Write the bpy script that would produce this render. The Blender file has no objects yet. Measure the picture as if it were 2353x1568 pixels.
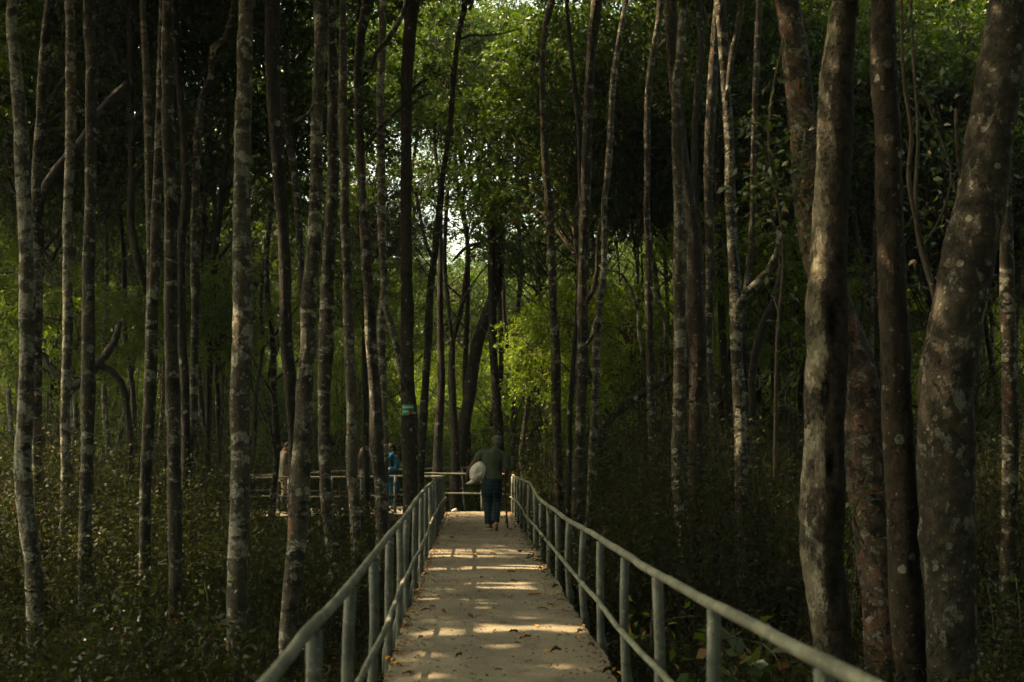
import bpy, math, random
import numpy as np
from mathutils import Vector, Matrix
random.seed(11)
RNG = np.random.default_rng(11)
SC = bpy.context.scene
COL = SC.collection
R = math.radians

# ------------------------------------------------------------------ camera
CAM_H = 1.45
FPX = 2745.0            # focal length in pixels of a 2353 px wide view
PITCH = math.atan(251.0 / FPX)
CP, SP = math.cos(PITCH), math.sin(PITCH)

def ray(px, py):
    u, v = px - 1176.5, 784.0 - py
    return (u, FPX * CP - v * SP, FPX * SP + v * CP)

def P(px, py, Y):
    r = ray(px, py)
    t = Y / r[1]
    return np.array([r[0] * t, Y, CAM_H + r[2] * t])

def G(px, py, z=0.0):
    r = ray(px, py)
    t = (z - CAM_H) / r[2]
    return np.array([r[0] * t, r[1] * t, z])

def proj(p):
    x, y, z = p[0], p[1], p[2] - CAM_H
    dep = y * CP + z * SP
    v = -y * SP + z * CP
    return 1176.5 + FPX * x / dep, 784.0 - FPX * v / dep

def rad(px, py, w, Y):
    r = ray(px, py)
    return 0.5 * w * (Y / r[1])

# ------------------------------------------------------------------ objects
def tag(o, label=None, cat=None, group=None, kind=None):
    if label: o['label'] = label
    if cat: o['category'] = cat
    if group: o['group'] = group
    if kind: o['kind'] = kind
    return o

def empty(name, loc, rz=0.0):
    o = bpy.data.objects.new(name, None)
    o.empty_display_size = 0.2
    COL.objects.link(o)
    o.location = loc
    o.rotation_euler = (0, 0, rz)
    return o

def link(name, me, parent=None, loc=(0, 0, 0)):
    o = bpy.data.objects.new(name, me)
    COL.objects.link(o)
    o.location = loc
    if parent: o.parent = parent
    return o

def mesh_np(name, V, F, mats, smooth=True, midx=None, tint=None):
    """V (n,3); F (m,4) quads or list of faces"""
    me = bpy.data.meshes.new(name)
    if isinstance(F, np.ndarray):
        k = F.shape[1]
        me.vertices.add(len(V)); me.vertices.foreach_set('co', np.ascontiguousarray(V, dtype=np.float32).ravel())
        me.loops.add(F.size); me.loops.foreach_set('vertex_index', np.ascontiguousarray(F, dtype=np.int32).ravel())
        me.polygons.add(len(F))
        me.polygons.foreach_set('loop_start', np.arange(0, F.size, k, dtype=np.int32))
        me.polygons.foreach_set('loop_total', np.full(len(F), k, dtype=np.int32))
        me.update(calc_edges=True)
    else:
        me.from_pydata([tuple(v) for v in V], [], F)
    n = len(me.polygons)
    if midx is not None:
        me.polygons.foreach_set('material_index', np.asarray(midx, dtype=np.int32))
    me.polygons.foreach_set('use_smooth', np.full(n, smooth, dtype=bool))
    if tint is not None:
        a = me.attributes.new('tint', 'FLOAT', 'FACE')
        a.data.foreach_set('value', np.asarray(tint, dtype=np.float32))
    for m in (mats if isinstance(mats, (list, tuple)) else [mats]):
        me.materials.append(m)
    me.validate()
    me.update()
    return me

def catmull(pts, step):
    pts = [np.asarray(p, float) for p in pts]
    if len(pts) < 3:
        n = max(2, int(np.linalg.norm(pts[1][:3] - pts[0][:3]) / step))
        return np.array([pts[0] + (pts[1] - pts[0]) * i / n for i in range(n + 1)])
    out = []
    q = [2 * pts[0] - pts[1]] + pts + [2 * pts[-1] - pts[-2]]
    for i in range(1, len(q) - 2):
        p0, p1, p2, p3 = q[i - 1:i + 3]
        n = max(1, int(np.linalg.norm(p2[:3] - p1[:3]) / step))
        for k in range(n):
            t = k / n
            out.append(0.5 * ((2 * p1) + (-p0 + p2) * t + (2 * p0 - 5 * p1 + 4 * p2 - p3) * t * t + (-p0 + 3 * p1 - 3 * p2 + p3) * t ** 3))
    out.append(pts[-1])
    return np.array(out)

def vnoise(s, th, fs, ft, seed):
    """smooth value noise over length s and angle th (periodic), fs cells per metre, ft cells round"""
    g = np.random.default_rng(seed)
    n = int(s.max() * fs) + 3
    grid = g.uniform(-1, 1, (n, ft))
    a = s * fs; i = np.floor(a).astype(int); fa = a - i; fa = fa * fa * (3 - 2 * fa)
    b = th / (2 * math.pi) * ft; j = np.floor(b).astype(int); fb = b - j; fb = fb * fb * (3 - 2 * fb)
    i = np.clip(i, 0, n - 2); j0 = j % ft; j1 = (j + 1) % ft
    A = grid[i][:, j0] * (1 - fa)[:, None] + grid[i + 1][:, j0] * fa[:, None]
    B = grid[i][:, j1] * (1 - fa)[:, None] + grid[i + 1][:, j1] * fa[:, None]
    return A * (1 - fb)[None, :] + B * fb[None, :]

def tube(path, radii, sides=10, rough=0.0, seed=0, closed=True):
    path = np.asarray(path, float); radii = np.asarray(radii, float)
    n = len(path)
    T = np.gradient(path, axis=0)
    T /= np.linalg.norm(T, axis=1)[:, None] + 1e-9
    ref = np.array([1.0, 0, 0]) if abs(T[0][0]) < 0.8 else np.array([0, 1.0, 0])
    U = np.zeros_like(T)
    u = ref - T[0] * ref.dot(T[0]); u /= np.linalg.norm(u); U[0] = u
    for i in range(1, n):
        u = U[i - 1] - T[i] * U[i - 1].dot(T[i]); U[i] = u / (np.linalg.norm(u) + 1e-9)
    W = np.cross(T, U)
    th = np.arange(sides) / sides * 2 * math.pi
    r = np.repeat(radii[:, None], sides, 1)
    if rough > 0:
        g = np.random.default_rng(seed + 7)
        s = np.concatenate([[0], np.cumsum(np.linalg.norm(np.diff(path, axis=0), axis=1))])
        h = np.zeros((n, sides))
        for k in range(7):
            m = g.integers(0, 4); f = g.uniform(1.0, 9.0); ph = g.uniform(0, 6.28, 2)
            h += g.uniform(.4, 1.0) / (1 + .15 * f) * np.sin(f * s[:, None] + ph[0]) * np.cos(m * th[None, :] + ph[1])
        for k in range(int(s[-1] / 1.3) + 1):      # knots
            sc, tc = g.uniform(0, s[-1]), g.uniform(0, 6.28)
            d = (s[:, None] - sc) / g.uniform(.06, .14)
            a = np.angle(np.exp(1j * (th[None, :] - tc))) / .7
            h += g.uniform(-1.2, 2.6) * (.55 if sides > 30 else 1.0) * np.exp(-d * d - a * a)
        if sides >= 14:
            h += .9 * vnoise(s, th, 2.2, 4, seed + 1) + .7 * vnoise(s, th, 5.5, 7, seed + 2) + .55 * vnoise(s, th, 13, 13, seed + 3)
            if sides > 30: h += -.6 * vnoise(s, th, 2.2, 4, seed + 1) - .4 * vnoise(s, th, 5.5, 7, seed + 2) + .65 * vnoise(s, th, 24, 26, seed + 4) + .55 * vnoise(s, th, 1.4, 15, seed + 5)
        h += g.normal(0, .30 if sides < 30 else .12, h.shape)
        r = r * (1 + rough * h)
    V = path[:, None, :] + r[:, :, None] * (np.cos(th)[None, :, None] * U[:, None, :] + np.sin(th)[None, :, None] * W[:, None, :])
    V = V.reshape(-1, 3)
    i = np.arange(n - 1)[:, None] * sides; j = np.arange(sides)[None, :]; j2 = (j + 1) % sides
    F = np.stack([i + j, i + j2, i + sides + j2, i + sides + j], -1).reshape(-1, 4)
    F = [tuple(int(x) for x in f) for f in F]
    if closed:
        F.append(tuple(range(sides))[::-1]); F.append(tuple(range((n - 1) * sides, n * sides)))
    return V, F

class MB:
    def __init__(self): self.V = []; self.F = []; self.M = []
    def add(self, V, F, m=0):
        o = len(self.V)
        self.V.extend([tuple(v) for v in V]); self.F.extend([tuple(i + o for i in f) for f in F]); self.M.extend([m] * len(F))
        return self
    def build(self, name, mats, parent=None, smooth=True, loc=(0, 0, 0)):
        me = mesh_np(name, self.V, self.F, mats, smooth, self.M)
        return link(name, me, parent, loc)

def box(c, s, rz=0.0):
    x, y, z = [a / 2 for a in s]
    v = np.array([(-x, -y, -z), (x, -y, -z), (x, y, -z), (-x, y, -z), (-x, -y, z), (x, -y, z), (x, y, z), (-x, y, z)])
    c_, s_ = math.cos(rz), math.sin(rz)
    v = v @ np.array([[c_, s_, 0], [-s_, c_, 0], [0, 0, 1]]) + np.asarray(c)
    return v, [(3, 2, 1, 0), (4, 5, 6, 7), (0, 1, 5, 4), (1, 2, 6, 5), (2, 3, 7, 6), (3, 0, 4, 7)]

# ------------------------------------------------------------------ materials
def new_mat(name):
    m = bpy.data.materials.new(name); m.use_nodes = True
    nt = m.node_tree; nt.nodes.clear()
    out = nt.nodes.new('ShaderNodeOutputMaterial')
    return m, nt, out

class N:
    def __init__(self, nt): self.nt = nt
    def __call__(self, t, **kw):
        n = self.nt.nodes.new(t)
        for k, v in kw.items():
            if k.startswith('i_'):
                k2 = k[2:]
                n.inputs[int(k2) if k2.isdigit() else k2.replace('_', ' ')].default_value = v
            else: setattr(n, k, v)
        return n
    def l(self, a, b): self.nt.links.new(a, b)
    def noise(self, vec, scale, detail=3, rough=.55, dist=0):
        n = self('ShaderNodeTexNoise'); n.inputs['Scale'].default_value = scale; n.inputs['Detail'].default_value = detail
        n.inputs['Roughness'].default_value = rough; n.inputs['Distortion'].default_value = dist
        self.l(vec, n.inputs['Vector']); return n.outputs['Fac']
    def ramp(self, fac, a, b, inv=False):
        n = self('ShaderNodeMapRange'); n.clamp = True; n.interpolation_type = 'SMOOTHSTEP'
        n.inputs[1].default_value = a; n.inputs[2].default_value = b
        n.inputs[3].default_value = 1.0 if inv else 0.0; n.inputs[4].default_value = 0.0 if inv else 1.0
        self.l(fac, n.inputs[0]); return n.outputs[0]
    def mix(self, fac, a, b):
        n = self('ShaderNodeMix'); n.data_type = 'RGBA'
        for s, v in ((n.inputs['Factor'], fac), (n.inputs[6], a), (n.inputs[7], b)):
            if isinstance(v, (int, float)): s.default_value = v
            elif isinstance(v, tuple): s.default_value = (*v, 1) if len(v) == 3 else v
            else: self.l(v, s)
        return n.outputs[2]
    def math(self, op, a, b=0.0):
        n = self('ShaderNodeMath'); n.operation = op
        for s, v in ((n.inputs[0], a), (n.inputs[1], b)):
            if isinstance(v, (int, float)): s.default_value = v
            else: self.l(v, s)
        return n.outputs[0]
    def vscale(self, vec, s):
        n = self('ShaderNodeMapping'); n.inputs['Scale'].default_value = s; self.l(vec, n.inputs['Vector']); return n.outputs[0]

def bark(name, dark, mid, pale, rust, pale_t=.55, spot=.5, rust_t=.62, moss=None, moss_t=.60, scale=1.0, zb=1.5, zm=1.9):
    m, nt, out = new_mat(name); n = N(nt)
    tc = n('ShaderNodeTexCoord'); oi = n('ShaderNodeObjectInfo')
    comb = n('ShaderNodeCombineXYZ')
    for i, k in enumerate((37.0, 91.0, 53.0)): n.l(n.math('MULTIPLY', oi.outputs['Random'], k), comb.inputs[i])
    add = n('ShaderNodeVectorMath', operation='ADD'); n.l(tc.outputs['Object'], add.inputs[0]); n.l(comb.outputs[0], add.inputs[1])
    v = n.vscale(add.outputs[0], (scale, scale, scale))
    rnd = n.math('FRACT', n.math('MULTIPLY', oi.outputs['Random'], 7.31)); rnd2 = n.math('FRACT', n.math('MULTIPLY', oi.outputs['Random'], 13.7))
    def vramp(fac, a, w, amp, rr):
        d = n.math('SUBTRACT', fac, n.math('MULTIPLY', n.math('SUBTRACT', rr, .5), amp))
        return n.ramp(d, a, a + w)
    band = n.vscale(v, (1, 1, zb)); strk = n.vscale(v, (1, 1, .3))
    c = n.mix(n.ramp(n.noise(v, 6, 5, .65), .36, .64), dark, mid)
    c = n.mix(n.math('MULTIPLY', n.ramp(n.noise(strk, 26, 3, .6), .45, .62), .55), c, tuple(x * .62 for x in mid))
    c = n.mix(n.math('MULTIPLY', n.ramp(n.noise(n.vscale(v, (1, 1, .7)), 3.1, 4, .6), rust_t, rust_t + .05), .8), c, rust)
    c = n.mix(vramp(n.noise(band, 4.6, 5, .68, .3), pale_t, .05, .08, rnd), c, pale)
    vo = n('ShaderNodeTexVoronoi'); vo.inputs['Scale'].default_value = 7.5
    wob = n('ShaderNodeTexNoise'); wob.inputs['Scale'].default_value = 16; n.l(v, wob.inputs['Vector'])
    mxv = n('ShaderNodeMix'); mxv.data_type = 'VECTOR'; mxv.inputs['Factor'].default_value = .05
    n.l(v, mxv.inputs[4]); n.l(wob.outputs['Color'], mxv.inputs[5]); n.l(mxv.outputs[1], vo.inputs['Vector'])
    sep = n('ShaderNodeSeparateColor'); n.l(vo.outputs['Color'], sep.inputs[0])
    lim = n.math('MULTIPLY', sep.outputs[0], .42)
    disc = n.ramp(n.math('SUBTRACT', lim, vo.outputs['Distance']), .0, .035)
    disc = n.math('MULTIPLY', disc, n.math('GREATER_THAN', sep.outputs[1], n.math('SUBTRACT', 1.12 - spot, n.math('MULTIPLY', rnd2, .3))))
    lich = n.mix(sep.outputs[2], (.20, .22, .165), (.30, .31, .26))
    c = n.mix(disc, c, lich)
    vo2 = n('ShaderNodeTexVoronoi'); vo2.inputs['Scale'].default_value = 21; n.l(mxv.outputs[1], vo2.inputs['Vector'])
    sep2 = n('ShaderNodeSeparateColor'); n.l(vo2.outputs['Color'], sep2.inputs[0])
    d2 = n.ramp(n.math('SUBTRACT', n.math('MULTIPLY', sep2.outputs[0], .40), vo2.outputs['Distance']), .0, .05)
    c = n.mix(n.math('MULTIPLY', n.math('MULTIPLY', d2, .8), n.math('GREATER_THAN', sep2.outputs[1], 1 - spot * .7)), c, pale)
    if moss:
        c = n.mix(vramp(n.noise(n.vscale(v, (1, 1, zm)), 3.6, 6, .72), moss_t, .05, .10, rnd2), c, moss)
        mossm = n.ramp(n.noise(n.vscale(v, (1, 1, zm)), 3.6, 5, .68), moss_t - .02, moss_t + .08)
    ck = n('ShaderNodeTexVoronoi'); ck.feature = 'DISTANCE_TO_EDGE'; ck.inputs['Scale'].default_value = 17
    wv = n('ShaderNodeMix'); wv.data_type = 'VECTOR'; wv.inputs['Factor'].default_value = .10
    n.l(n.vscale(v, (1, 1, .38)), wv.inputs[4]); n.l(wob.outputs['Color'], wv.inputs[5]); n.l(wv.outputs[1], ck.inputs['Vector'])
    crack = n.math('MULTIPLY', n.ramp(ck.outputs['Distance'], .02, .10, True), n.ramp(n.noise(v, 2.6, 3), .42, .58))
    c = n.mix(n.math('MULTIPLY', crack, .6), c, tuple(x * .22 for x in mid))
    fine = n.noise(v, 30, 5, .75)
    c = n.mix(n.math('MULTIPLY', n.ramp(fine, .40, .60, True), .55), c, tuple(x * .45 for x in mid))
    b = n('ShaderNodeBsdfPrincipled'); b.inputs['Roughness'].default_value = .85; b.inputs['Specular IOR Level'].default_value = .25
    n.l(c, b.inputs['Base Color'])
    bp = n('ShaderNodeBump'); bp.inputs['Strength'].default_value = .9; bp.inputs['Distance'].default_value = .03
    hsum = n.math('ADD', n.noise(n.vscale(v, (1, 1, .5)), 22, 5, .75), n.math('MULTIPLY', disc, .25))
    hsum = n.math('SUBTRACT', hsum, n.math('ADD', n.math('MULTIPLY', mossm, .5), n.math('MULTIPLY', crack, .8)))
    n.l(hsum, bp.inputs['Height']); n.l(bp.outputs[0], b.inputs['Normal'])
    n.l(b.outputs[0], out.inputs[0])
    return m

BARK = {
 'mottled': bark('bark mottled', (.016, .014, .009), (.066, .058, .039), (.26, .255, .205), (.15, .072, .038), .55, .42, .62, (.011, .0095, .0065), .55),
 'lichen':  bark('bark lichen', (.030, .026, .017), (.110, .099, .069), (.30, .295, .24), (.20, .090, .047), .515, .55, .61, (.014, .012, .008), .56),
 'dark':    bark('bark dark', (.009, .008, .0055), (.030, .025, .017), (.15, .148, .125), (.048, .032, .018), .67, .28, .64, (.007, .006, .004), .55),
 'red':     bark('bark reddish', (.016, .012, .008), (.056, .041, .027), (.22, .215, .175), (.080, .044, .026), .62, .28, .60, (.009, .008, .006), .565, 1.3, .8, .8),
 'pale':    bark('bark pale weathered', (.080, .068, .043), (.235, .208, .145), (.33, .30, .235), (.17, .14, .085), .51, .08, .69, (.012, .010, .006), .535, 1.25, .45, .5),
 'grey':    bark('bark grey brown', (.024, .020, .014), (.084, .074, .054), (.24, .23, .19), (.12, .088, .052), .54, .26, .64, (.012, .010, .007), .57, 1.8, .6, .8),
 'flaky':   bark('bark flaky pink', (.040, .030, .021), (.125, .093, .066), (.25, .245, .205), (.19, .088, .045), .55, .34, .51, (.008, .007, .005), .55, 1.9, 1.0, .9),
}

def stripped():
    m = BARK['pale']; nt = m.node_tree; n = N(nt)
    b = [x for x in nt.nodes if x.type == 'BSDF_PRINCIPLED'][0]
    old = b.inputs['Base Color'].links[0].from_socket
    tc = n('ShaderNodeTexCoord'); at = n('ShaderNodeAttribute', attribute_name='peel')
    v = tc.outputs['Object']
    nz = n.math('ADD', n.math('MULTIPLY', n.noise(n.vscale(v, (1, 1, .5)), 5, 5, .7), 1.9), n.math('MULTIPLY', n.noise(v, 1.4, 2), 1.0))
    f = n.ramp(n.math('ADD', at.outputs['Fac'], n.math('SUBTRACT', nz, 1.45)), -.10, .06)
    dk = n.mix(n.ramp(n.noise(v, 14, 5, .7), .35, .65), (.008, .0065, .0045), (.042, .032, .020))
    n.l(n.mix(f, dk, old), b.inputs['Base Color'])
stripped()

def leaf_mat(name, c1, c2, tr, dead, rough=.42, trans=.42, dead_t=.965, spec=.18):
    m, nt, out = new_mat(name); n = N(nt)
    at = n('ShaderNodeAttribute', attribute_name='tint'); t = at.outputs['Fac']
    oi = n('ShaderNodeObjectInfo')
    f = n.math('ADD', n.math('MULTIPLY', t, .75), n.math('MULTIPLY', oi.outputs['Random'], .25))
    isdead = n.math('GREATER_THAN', t, dead_t)
    c = n.mix(isdead, n.mix(f, c1, c2), dead)
    tcol = n.mix(isdead, n.mix(f, tuple(x * .65 for x in tr), tr), tuple(x * 1.6 for x in dead))
    b = n('ShaderNodeBsdfPrincipled'); b.inputs['Roughness'].default_value = rough; b.inputs['Specular IOR Level'].default_value = spec
    n.l(c, b.inputs['Base Color'])
    tl = n('ShaderNodeBsdfTranslucent'); n.l(tcol, tl.inputs['Color'])
    mx = n('ShaderNodeMixShader'); mx.inputs[0].default_value = trans
    n.l(b.outputs[0], mx.inputs[1]); n.l(tl.outputs[0], mx.inputs[2]); n.l(mx.outputs[0], out.inputs[0])
    return m

LEAF = leaf_mat('canopy leaf shade tone', (.012, .030, .002), (.031, .058, .003), (.12, .22, .002), (.20, .10, .02), trans=.22)  # darkened so the overhead leaves read as shaded
LEAF2 = leaf_mat('understory leaf lit tone', (.040, .086, .008), (.082, .122, .012), (.23, .35, .012), (.22, .12, .02), trans=.45)  # lightened so the lower foliage looks sunlit
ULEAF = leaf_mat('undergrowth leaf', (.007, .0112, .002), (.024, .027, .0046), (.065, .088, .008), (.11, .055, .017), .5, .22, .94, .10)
NLEAF = leaf_mat('sapling leaf', (.012, .030, .006), (.030, .054, .010), (.11, .18, .010), (.12, .065, .014), .33, .35, .97, .6)

def simple(name, col, rough=.7, var=.25, scale=20, spec=.3, bump=0.0, metal=0.0):
    m, nt, out = new_mat(name); n = N(nt)
    tc = n('ShaderNodeTexCoord')
    c = n.mix(n.ramp(n.noise(tc.outputs['Object'], scale, 4, .6), .35, .65), tuple(x * (1 - var) for x in col), tuple(min(1, x * (1 + var)) for x in col))
    b = n('ShaderNodeBsdfPrincipled'); b.inputs['Roughness'].default_value = rough; b.inputs['Specular IOR Level'].default_value = spec
    b.inputs['Metallic'].default_value = metal
    n.l(c, b.inputs['Base Color'])
    if bump:
        bp = n('ShaderNodeBump'); bp.inputs['Strength'].default_value = bump; bp.inputs['Distance'].default_value = .01
        n.l(n.noise(tc.outputs['Object'], scale * 2, 4, .6), bp.inputs['Height']); n.l(bp.outputs[0], b.inputs['Normal'])
    n.l(b.outputs[0], out.inputs[0]); return m

TWIG = simple('twig bark', (.045, .033, .022), .9, .3, 12)
STEM = simple('sapling stem', (.065, .054, .036), .85, .3, 15)

def concrete():
    m, nt, out = new_mat('walkway concrete'); n = N(nt)
    tc = n('ShaderNodeTexCoord'); v = tc.outputs['Object']
    c = n.mix(n.ramp(n.noise(v, 1.6, 5, .62), .35, .66), (.108, .097, .071), (.188, .166, .118))
    c = n.mix(n.math('MULTIPLY', n.ramp(n.noise(n.vscale(v, (1.0, .35, 1)), 5.5, 5, .7), .50, .66), .6), c, (.150, .132, .108))
    c = n.mix(n.math('MULTIPLY', n.ramp(n.noise(v, 46, 4, .75), .52, .70), .6), c, (.46, .41, .33))
    c = n.mix(n.math('MULTIPLY', n.ramp(n.noise(v, 85, 3, .7), .56, .68), .65), c, (.11, .09, .07))
    c = n.mix(n.math('MULTIPLY', n.ramp(n.noise(v, 9, 6, .75, .5), .61, .70), .7), c, (.15, .115, .082))
    b = n('ShaderNodeBsdfPrincipled'); b.inputs['Roughness'].default_value = .95; b.inputs['Specular IOR Level'].default_value = .15
    n.l(c, b.inputs['Base Color'])
    bp = n('ShaderNodeBump'); bp.inputs['Strength'].default_value = .6; bp.inputs['Distance'].default_value = .012
    n.l(n.math('ADD', n.noise(v, 40, 5, .7), n.noise(v, 6, 3)), bp.inputs['Height']); n.l(bp.outputs[0], b.inputs['Normal'])
    n.l(b.outputs[0], out.inputs[0]); return m

def paint(name, a, bcol, dirt):
    m, nt, out = new_mat(name); n = N(nt)
    tc = n('ShaderNodeTexCoord'); v = tc.outputs['Object']
    c = n.mix(n.ramp(n.noise(v, 5, 4, .6), .38, .62), a, bcol)
    c = n.mix(n.math('MULTIPLY', n.ramp(n.noise(v, 19, 5, .7), .50, .66), .75), c, dirt)
    c = n.mix(n.math('MULTIPLY', n.ramp(n.noise(v, 34, 3, .6), .60, .68), .5), c, (.33, .31, .25))
    c = n.mix(n.math('MULTIPLY', n.ramp(n.noise(n.vscale(v, (1, .6, 1)), 11, 5, .7), .60, .67), .8), c, (.075, .042, .022))
    b = n('ShaderNodeBsdfPrincipled'); b.inputs['Roughness'].default_value = .65; b.inputs['Specular IOR Level'].default_value = .4
    n.l(c, b.inputs['Base Color'])
    bp = n('ShaderNodeBump'); bp.inputs['Strength'].default_value = .35; bp.inputs['Distance'].default_value = .004
    n.l(n.noise(v, 30, 4, .6), bp.inputs['Height']); n.l(bp.outputs[0], b.inputs['Normal'])
    n.l(b.outputs[0], out.inputs[0]); return m

CONC = concrete()
RAILM = paint('weathered rail paint', (.080, .086, .064), (.165, .168, .125), (.034, .033, .021))
POSTM = paint('post paint', (.072, .084, .072), (.125, .136, .112), (.036, .038, .027))

def mud():
    m, nt, out = new_mat('forest mud'); n = N(nt)
    tc = n('ShaderNodeTexCoord'); v = tc.outputs['Object']
    c = n.mix(n.ramp(n.noise(v, 1.2, 6, .65), .38, .62), (.030, .022, .014), (.075, .052, .032))
    c = n.mix(n.math('MULTIPLY', n.ramp(n.noise(v, 14, 5, .7), .5, .66), .8), c, (.13, .075, .038))
    b = n('ShaderNodeBsdfPrincipled'); b.inputs['Roughness'].default_value = .8; b.inputs['Specular IOR Level'].default_value = .3
    n.l(c, b.inputs['Base Color'])
    bp = n('ShaderNodeBump'); bp.inputs['Strength'].default_value = .9; bp.inputs['Distance'].default_value = .06
    n.l(n.noise(v, 9, 6, .7), bp.inputs['Height']); n.l(bp.outputs[0], b.inputs['Normal'])
    n.l(b.outputs[0], out.inputs[0]); return m
MUD = mud()

# ------------------------------------------------------------------ ground and walkway
GZ = -1.05
def lat_l(y): return -.553 - .0358 * y
def lat_r(y): return .967 - .0345 * y

def build_ground():
    nx, ny = 90, 90
    xs = np.sign(np.linspace(-1, 1, nx)) * np.abs(np.linspace(-1, 1, nx)) ** 2.2 * 240
    ys = -40 + np.linspace(0, 1, ny) ** 2.0 * 380
    X, Y = np.meshgrid(xs, ys)
    Z = GZ + .10 * np.sin(X * .9 + 1.3 * np.sin(Y * .5)) * np.cos(Y * .7) + .06 * np.sin(X * 2.7 + Y * 1.9)
    V = np.stack([X, Y, Z], -1).reshape(-1, 3)
    i = np.arange(ny - 1)[:, None] * nx; j = np.arange(nx - 1)[None, :]
    F = np.stack([i + j, i + j + 1, i + nx + j + 1, i + nx + j], -1).reshape(-1, 4)
    tag(link('ground', mesh_np('ground', V, F, MUD)), kind='structure')
build_ground()

def slab(name, left, right, th=.16, seed=0, jag=.02):
    """left/right: matching lists of edge points (x,y); top at z=0"""
    g = np.random.default_rng(seed)
    L = catmull([np.array([*p, 0.0]) for p in left], .09); 
    Rr = catmull([np.array([*p, 0.0]) for p in right], .09)
    n = min(len(L), len(Rr))
    L = L[np.linspace(0, len(L) - 1, n).astype(int)]; Rr = Rr[np.linspace(0, len(Rr) - 1, n).astype(int)]
    def wob(n):
        a = np.convolve(g.normal(0, 1, n + 12), np.ones(13) / 13, 'valid') * 2.2 + g.normal(0, .35, n)
        return a * jag
    D = Rr - L; D /= np.linalg.norm(D, axis=1)[:, None]
    L = L + D * wob(n)[:, None]; Rr = Rr + D * wob(n)[:, None]
    m = 9; V = []; F = []
    for i in range(n):
        for k in range(m):
            t = k / (m - 1); p = L[i] * (1 - t) + Rr[i] * t
            V.append((p[0], p[1], (-.012 if k in (0, m - 1) else 0) + g.normal(0, .0015)))
        a, b = L[i], Rr[i]
        V.append((b[0], b[1], -th)); V.append((a[0], a[1], -th))
    w = m + 2
    for i in range(n - 1):
        for k in range(w):
            k2 = (k + 1) % w
            F.append((i * w + k, i * w + k2, (i + 1) * w + k2, (i + 1) * w + k))
    F.append(tuple(range(w))[::-1]); F.append(tuple((n - 1) * w + k for k in range(w)))
    me = mesh_np(name, V, F, CONC, False)
    return tag(link(name, me), kind='structure')

END = 28.6
slab('walkway', [(lat_l(y), y) for y in (-3, 5, 12, 20, END)], [(lat_r(y), y) for y in (-3, 5, 12, 20, END)], seed=3)
# side branch to the left at the far end
BF = [P(1015, 1170, 27.7), P(900, 1170, 27.9), P(620, 1172, 26.9), P(300, 1172, 26.2), P(-60, 1172, 25.6)]
BB = [P(1015, 1170, 31.7), P(900, 1170, 31.5), P(640, 1172, 30.2), P(300, 1172, 29.2), P(-60, 1172, 28.4)]
o = slab('branch_walkway', [(p[0], p[1]) for p in BB], [(p[0], p[1]) for p in BF], seed=5)
o.location.z = -.006

# ------------------------------------------------------------------ railings
def path_lookup(pts, x):
    xs = [p[0] for p in pts]; ys = [p[1] for p in pts]
    if xs[0] > xs[-1]: xs, ys = xs[::-1], ys[::-1]
    return float(np.interp(x, xs, ys))

RAIL_L = [(420, 1800), (625, 1561), (688, 1489), (763, 1409), (803, 1349), (848, 1289), (898, 1226), (928, 1189), (953, 1154), (975, 1126), (998, 1106), (1023, 1094)]
LOW_L = [(720, 1780), (815, 1568), (853, 1484), (883, 1409), (913, 1334), (938, 1289), (968, 1234), (988, 1189), (1003, 1161), (1028, 1134)]
RAIL_R = [(1172, 1090), (1218, 1111), (1228, 1129), (1241, 1151), (1266, 1166), (1296, 1191), (1341, 1214), (1396, 1251), (1466, 1294), (1561, 1349), (1641, 1391), (1760, 1449), (1862, 1506), (1974, 1568), (2370, 1775)]
LOW_R = [(1172, 1139), (1196, 1154), (1211, 1179), (1228, 1214), (1243, 1241), (1276, 1279), (1306, 1311), (1346, 1341), (1396, 1399), (1456, 1454), (1496, 1499), (1546, 1549), (1690, 1690)]

def z_at(lat, y, pts, lo, hi):
    x = lat(y)
    z = .6 * (lo + hi)
    for _ in range(6):
        px, _p = proj((x, y, z))
        py = path_lookup(pts, px)
        z = P(px, py, y)[2]
    return min(max(z, lo), hi)

def rail_tube(pts, r, seed, sides=12):
    p = catmull(pts, .12)
    g = np.random.default_rng(seed)
    k = np.ones(9) / 9
    for ax, a in ((0, .004), (2, .007)): p[:, ax] += a * np.convolve(g.normal(0, 1, len(p) + 8), k, 'valid') * 2
    rr = r * (1 + .07 * np.convolve(g.normal(0, 1, len(p) + 4), np.ones(5) / 5, 'valid'))
    return tube(p, rr, sides, .03, seed)

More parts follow.
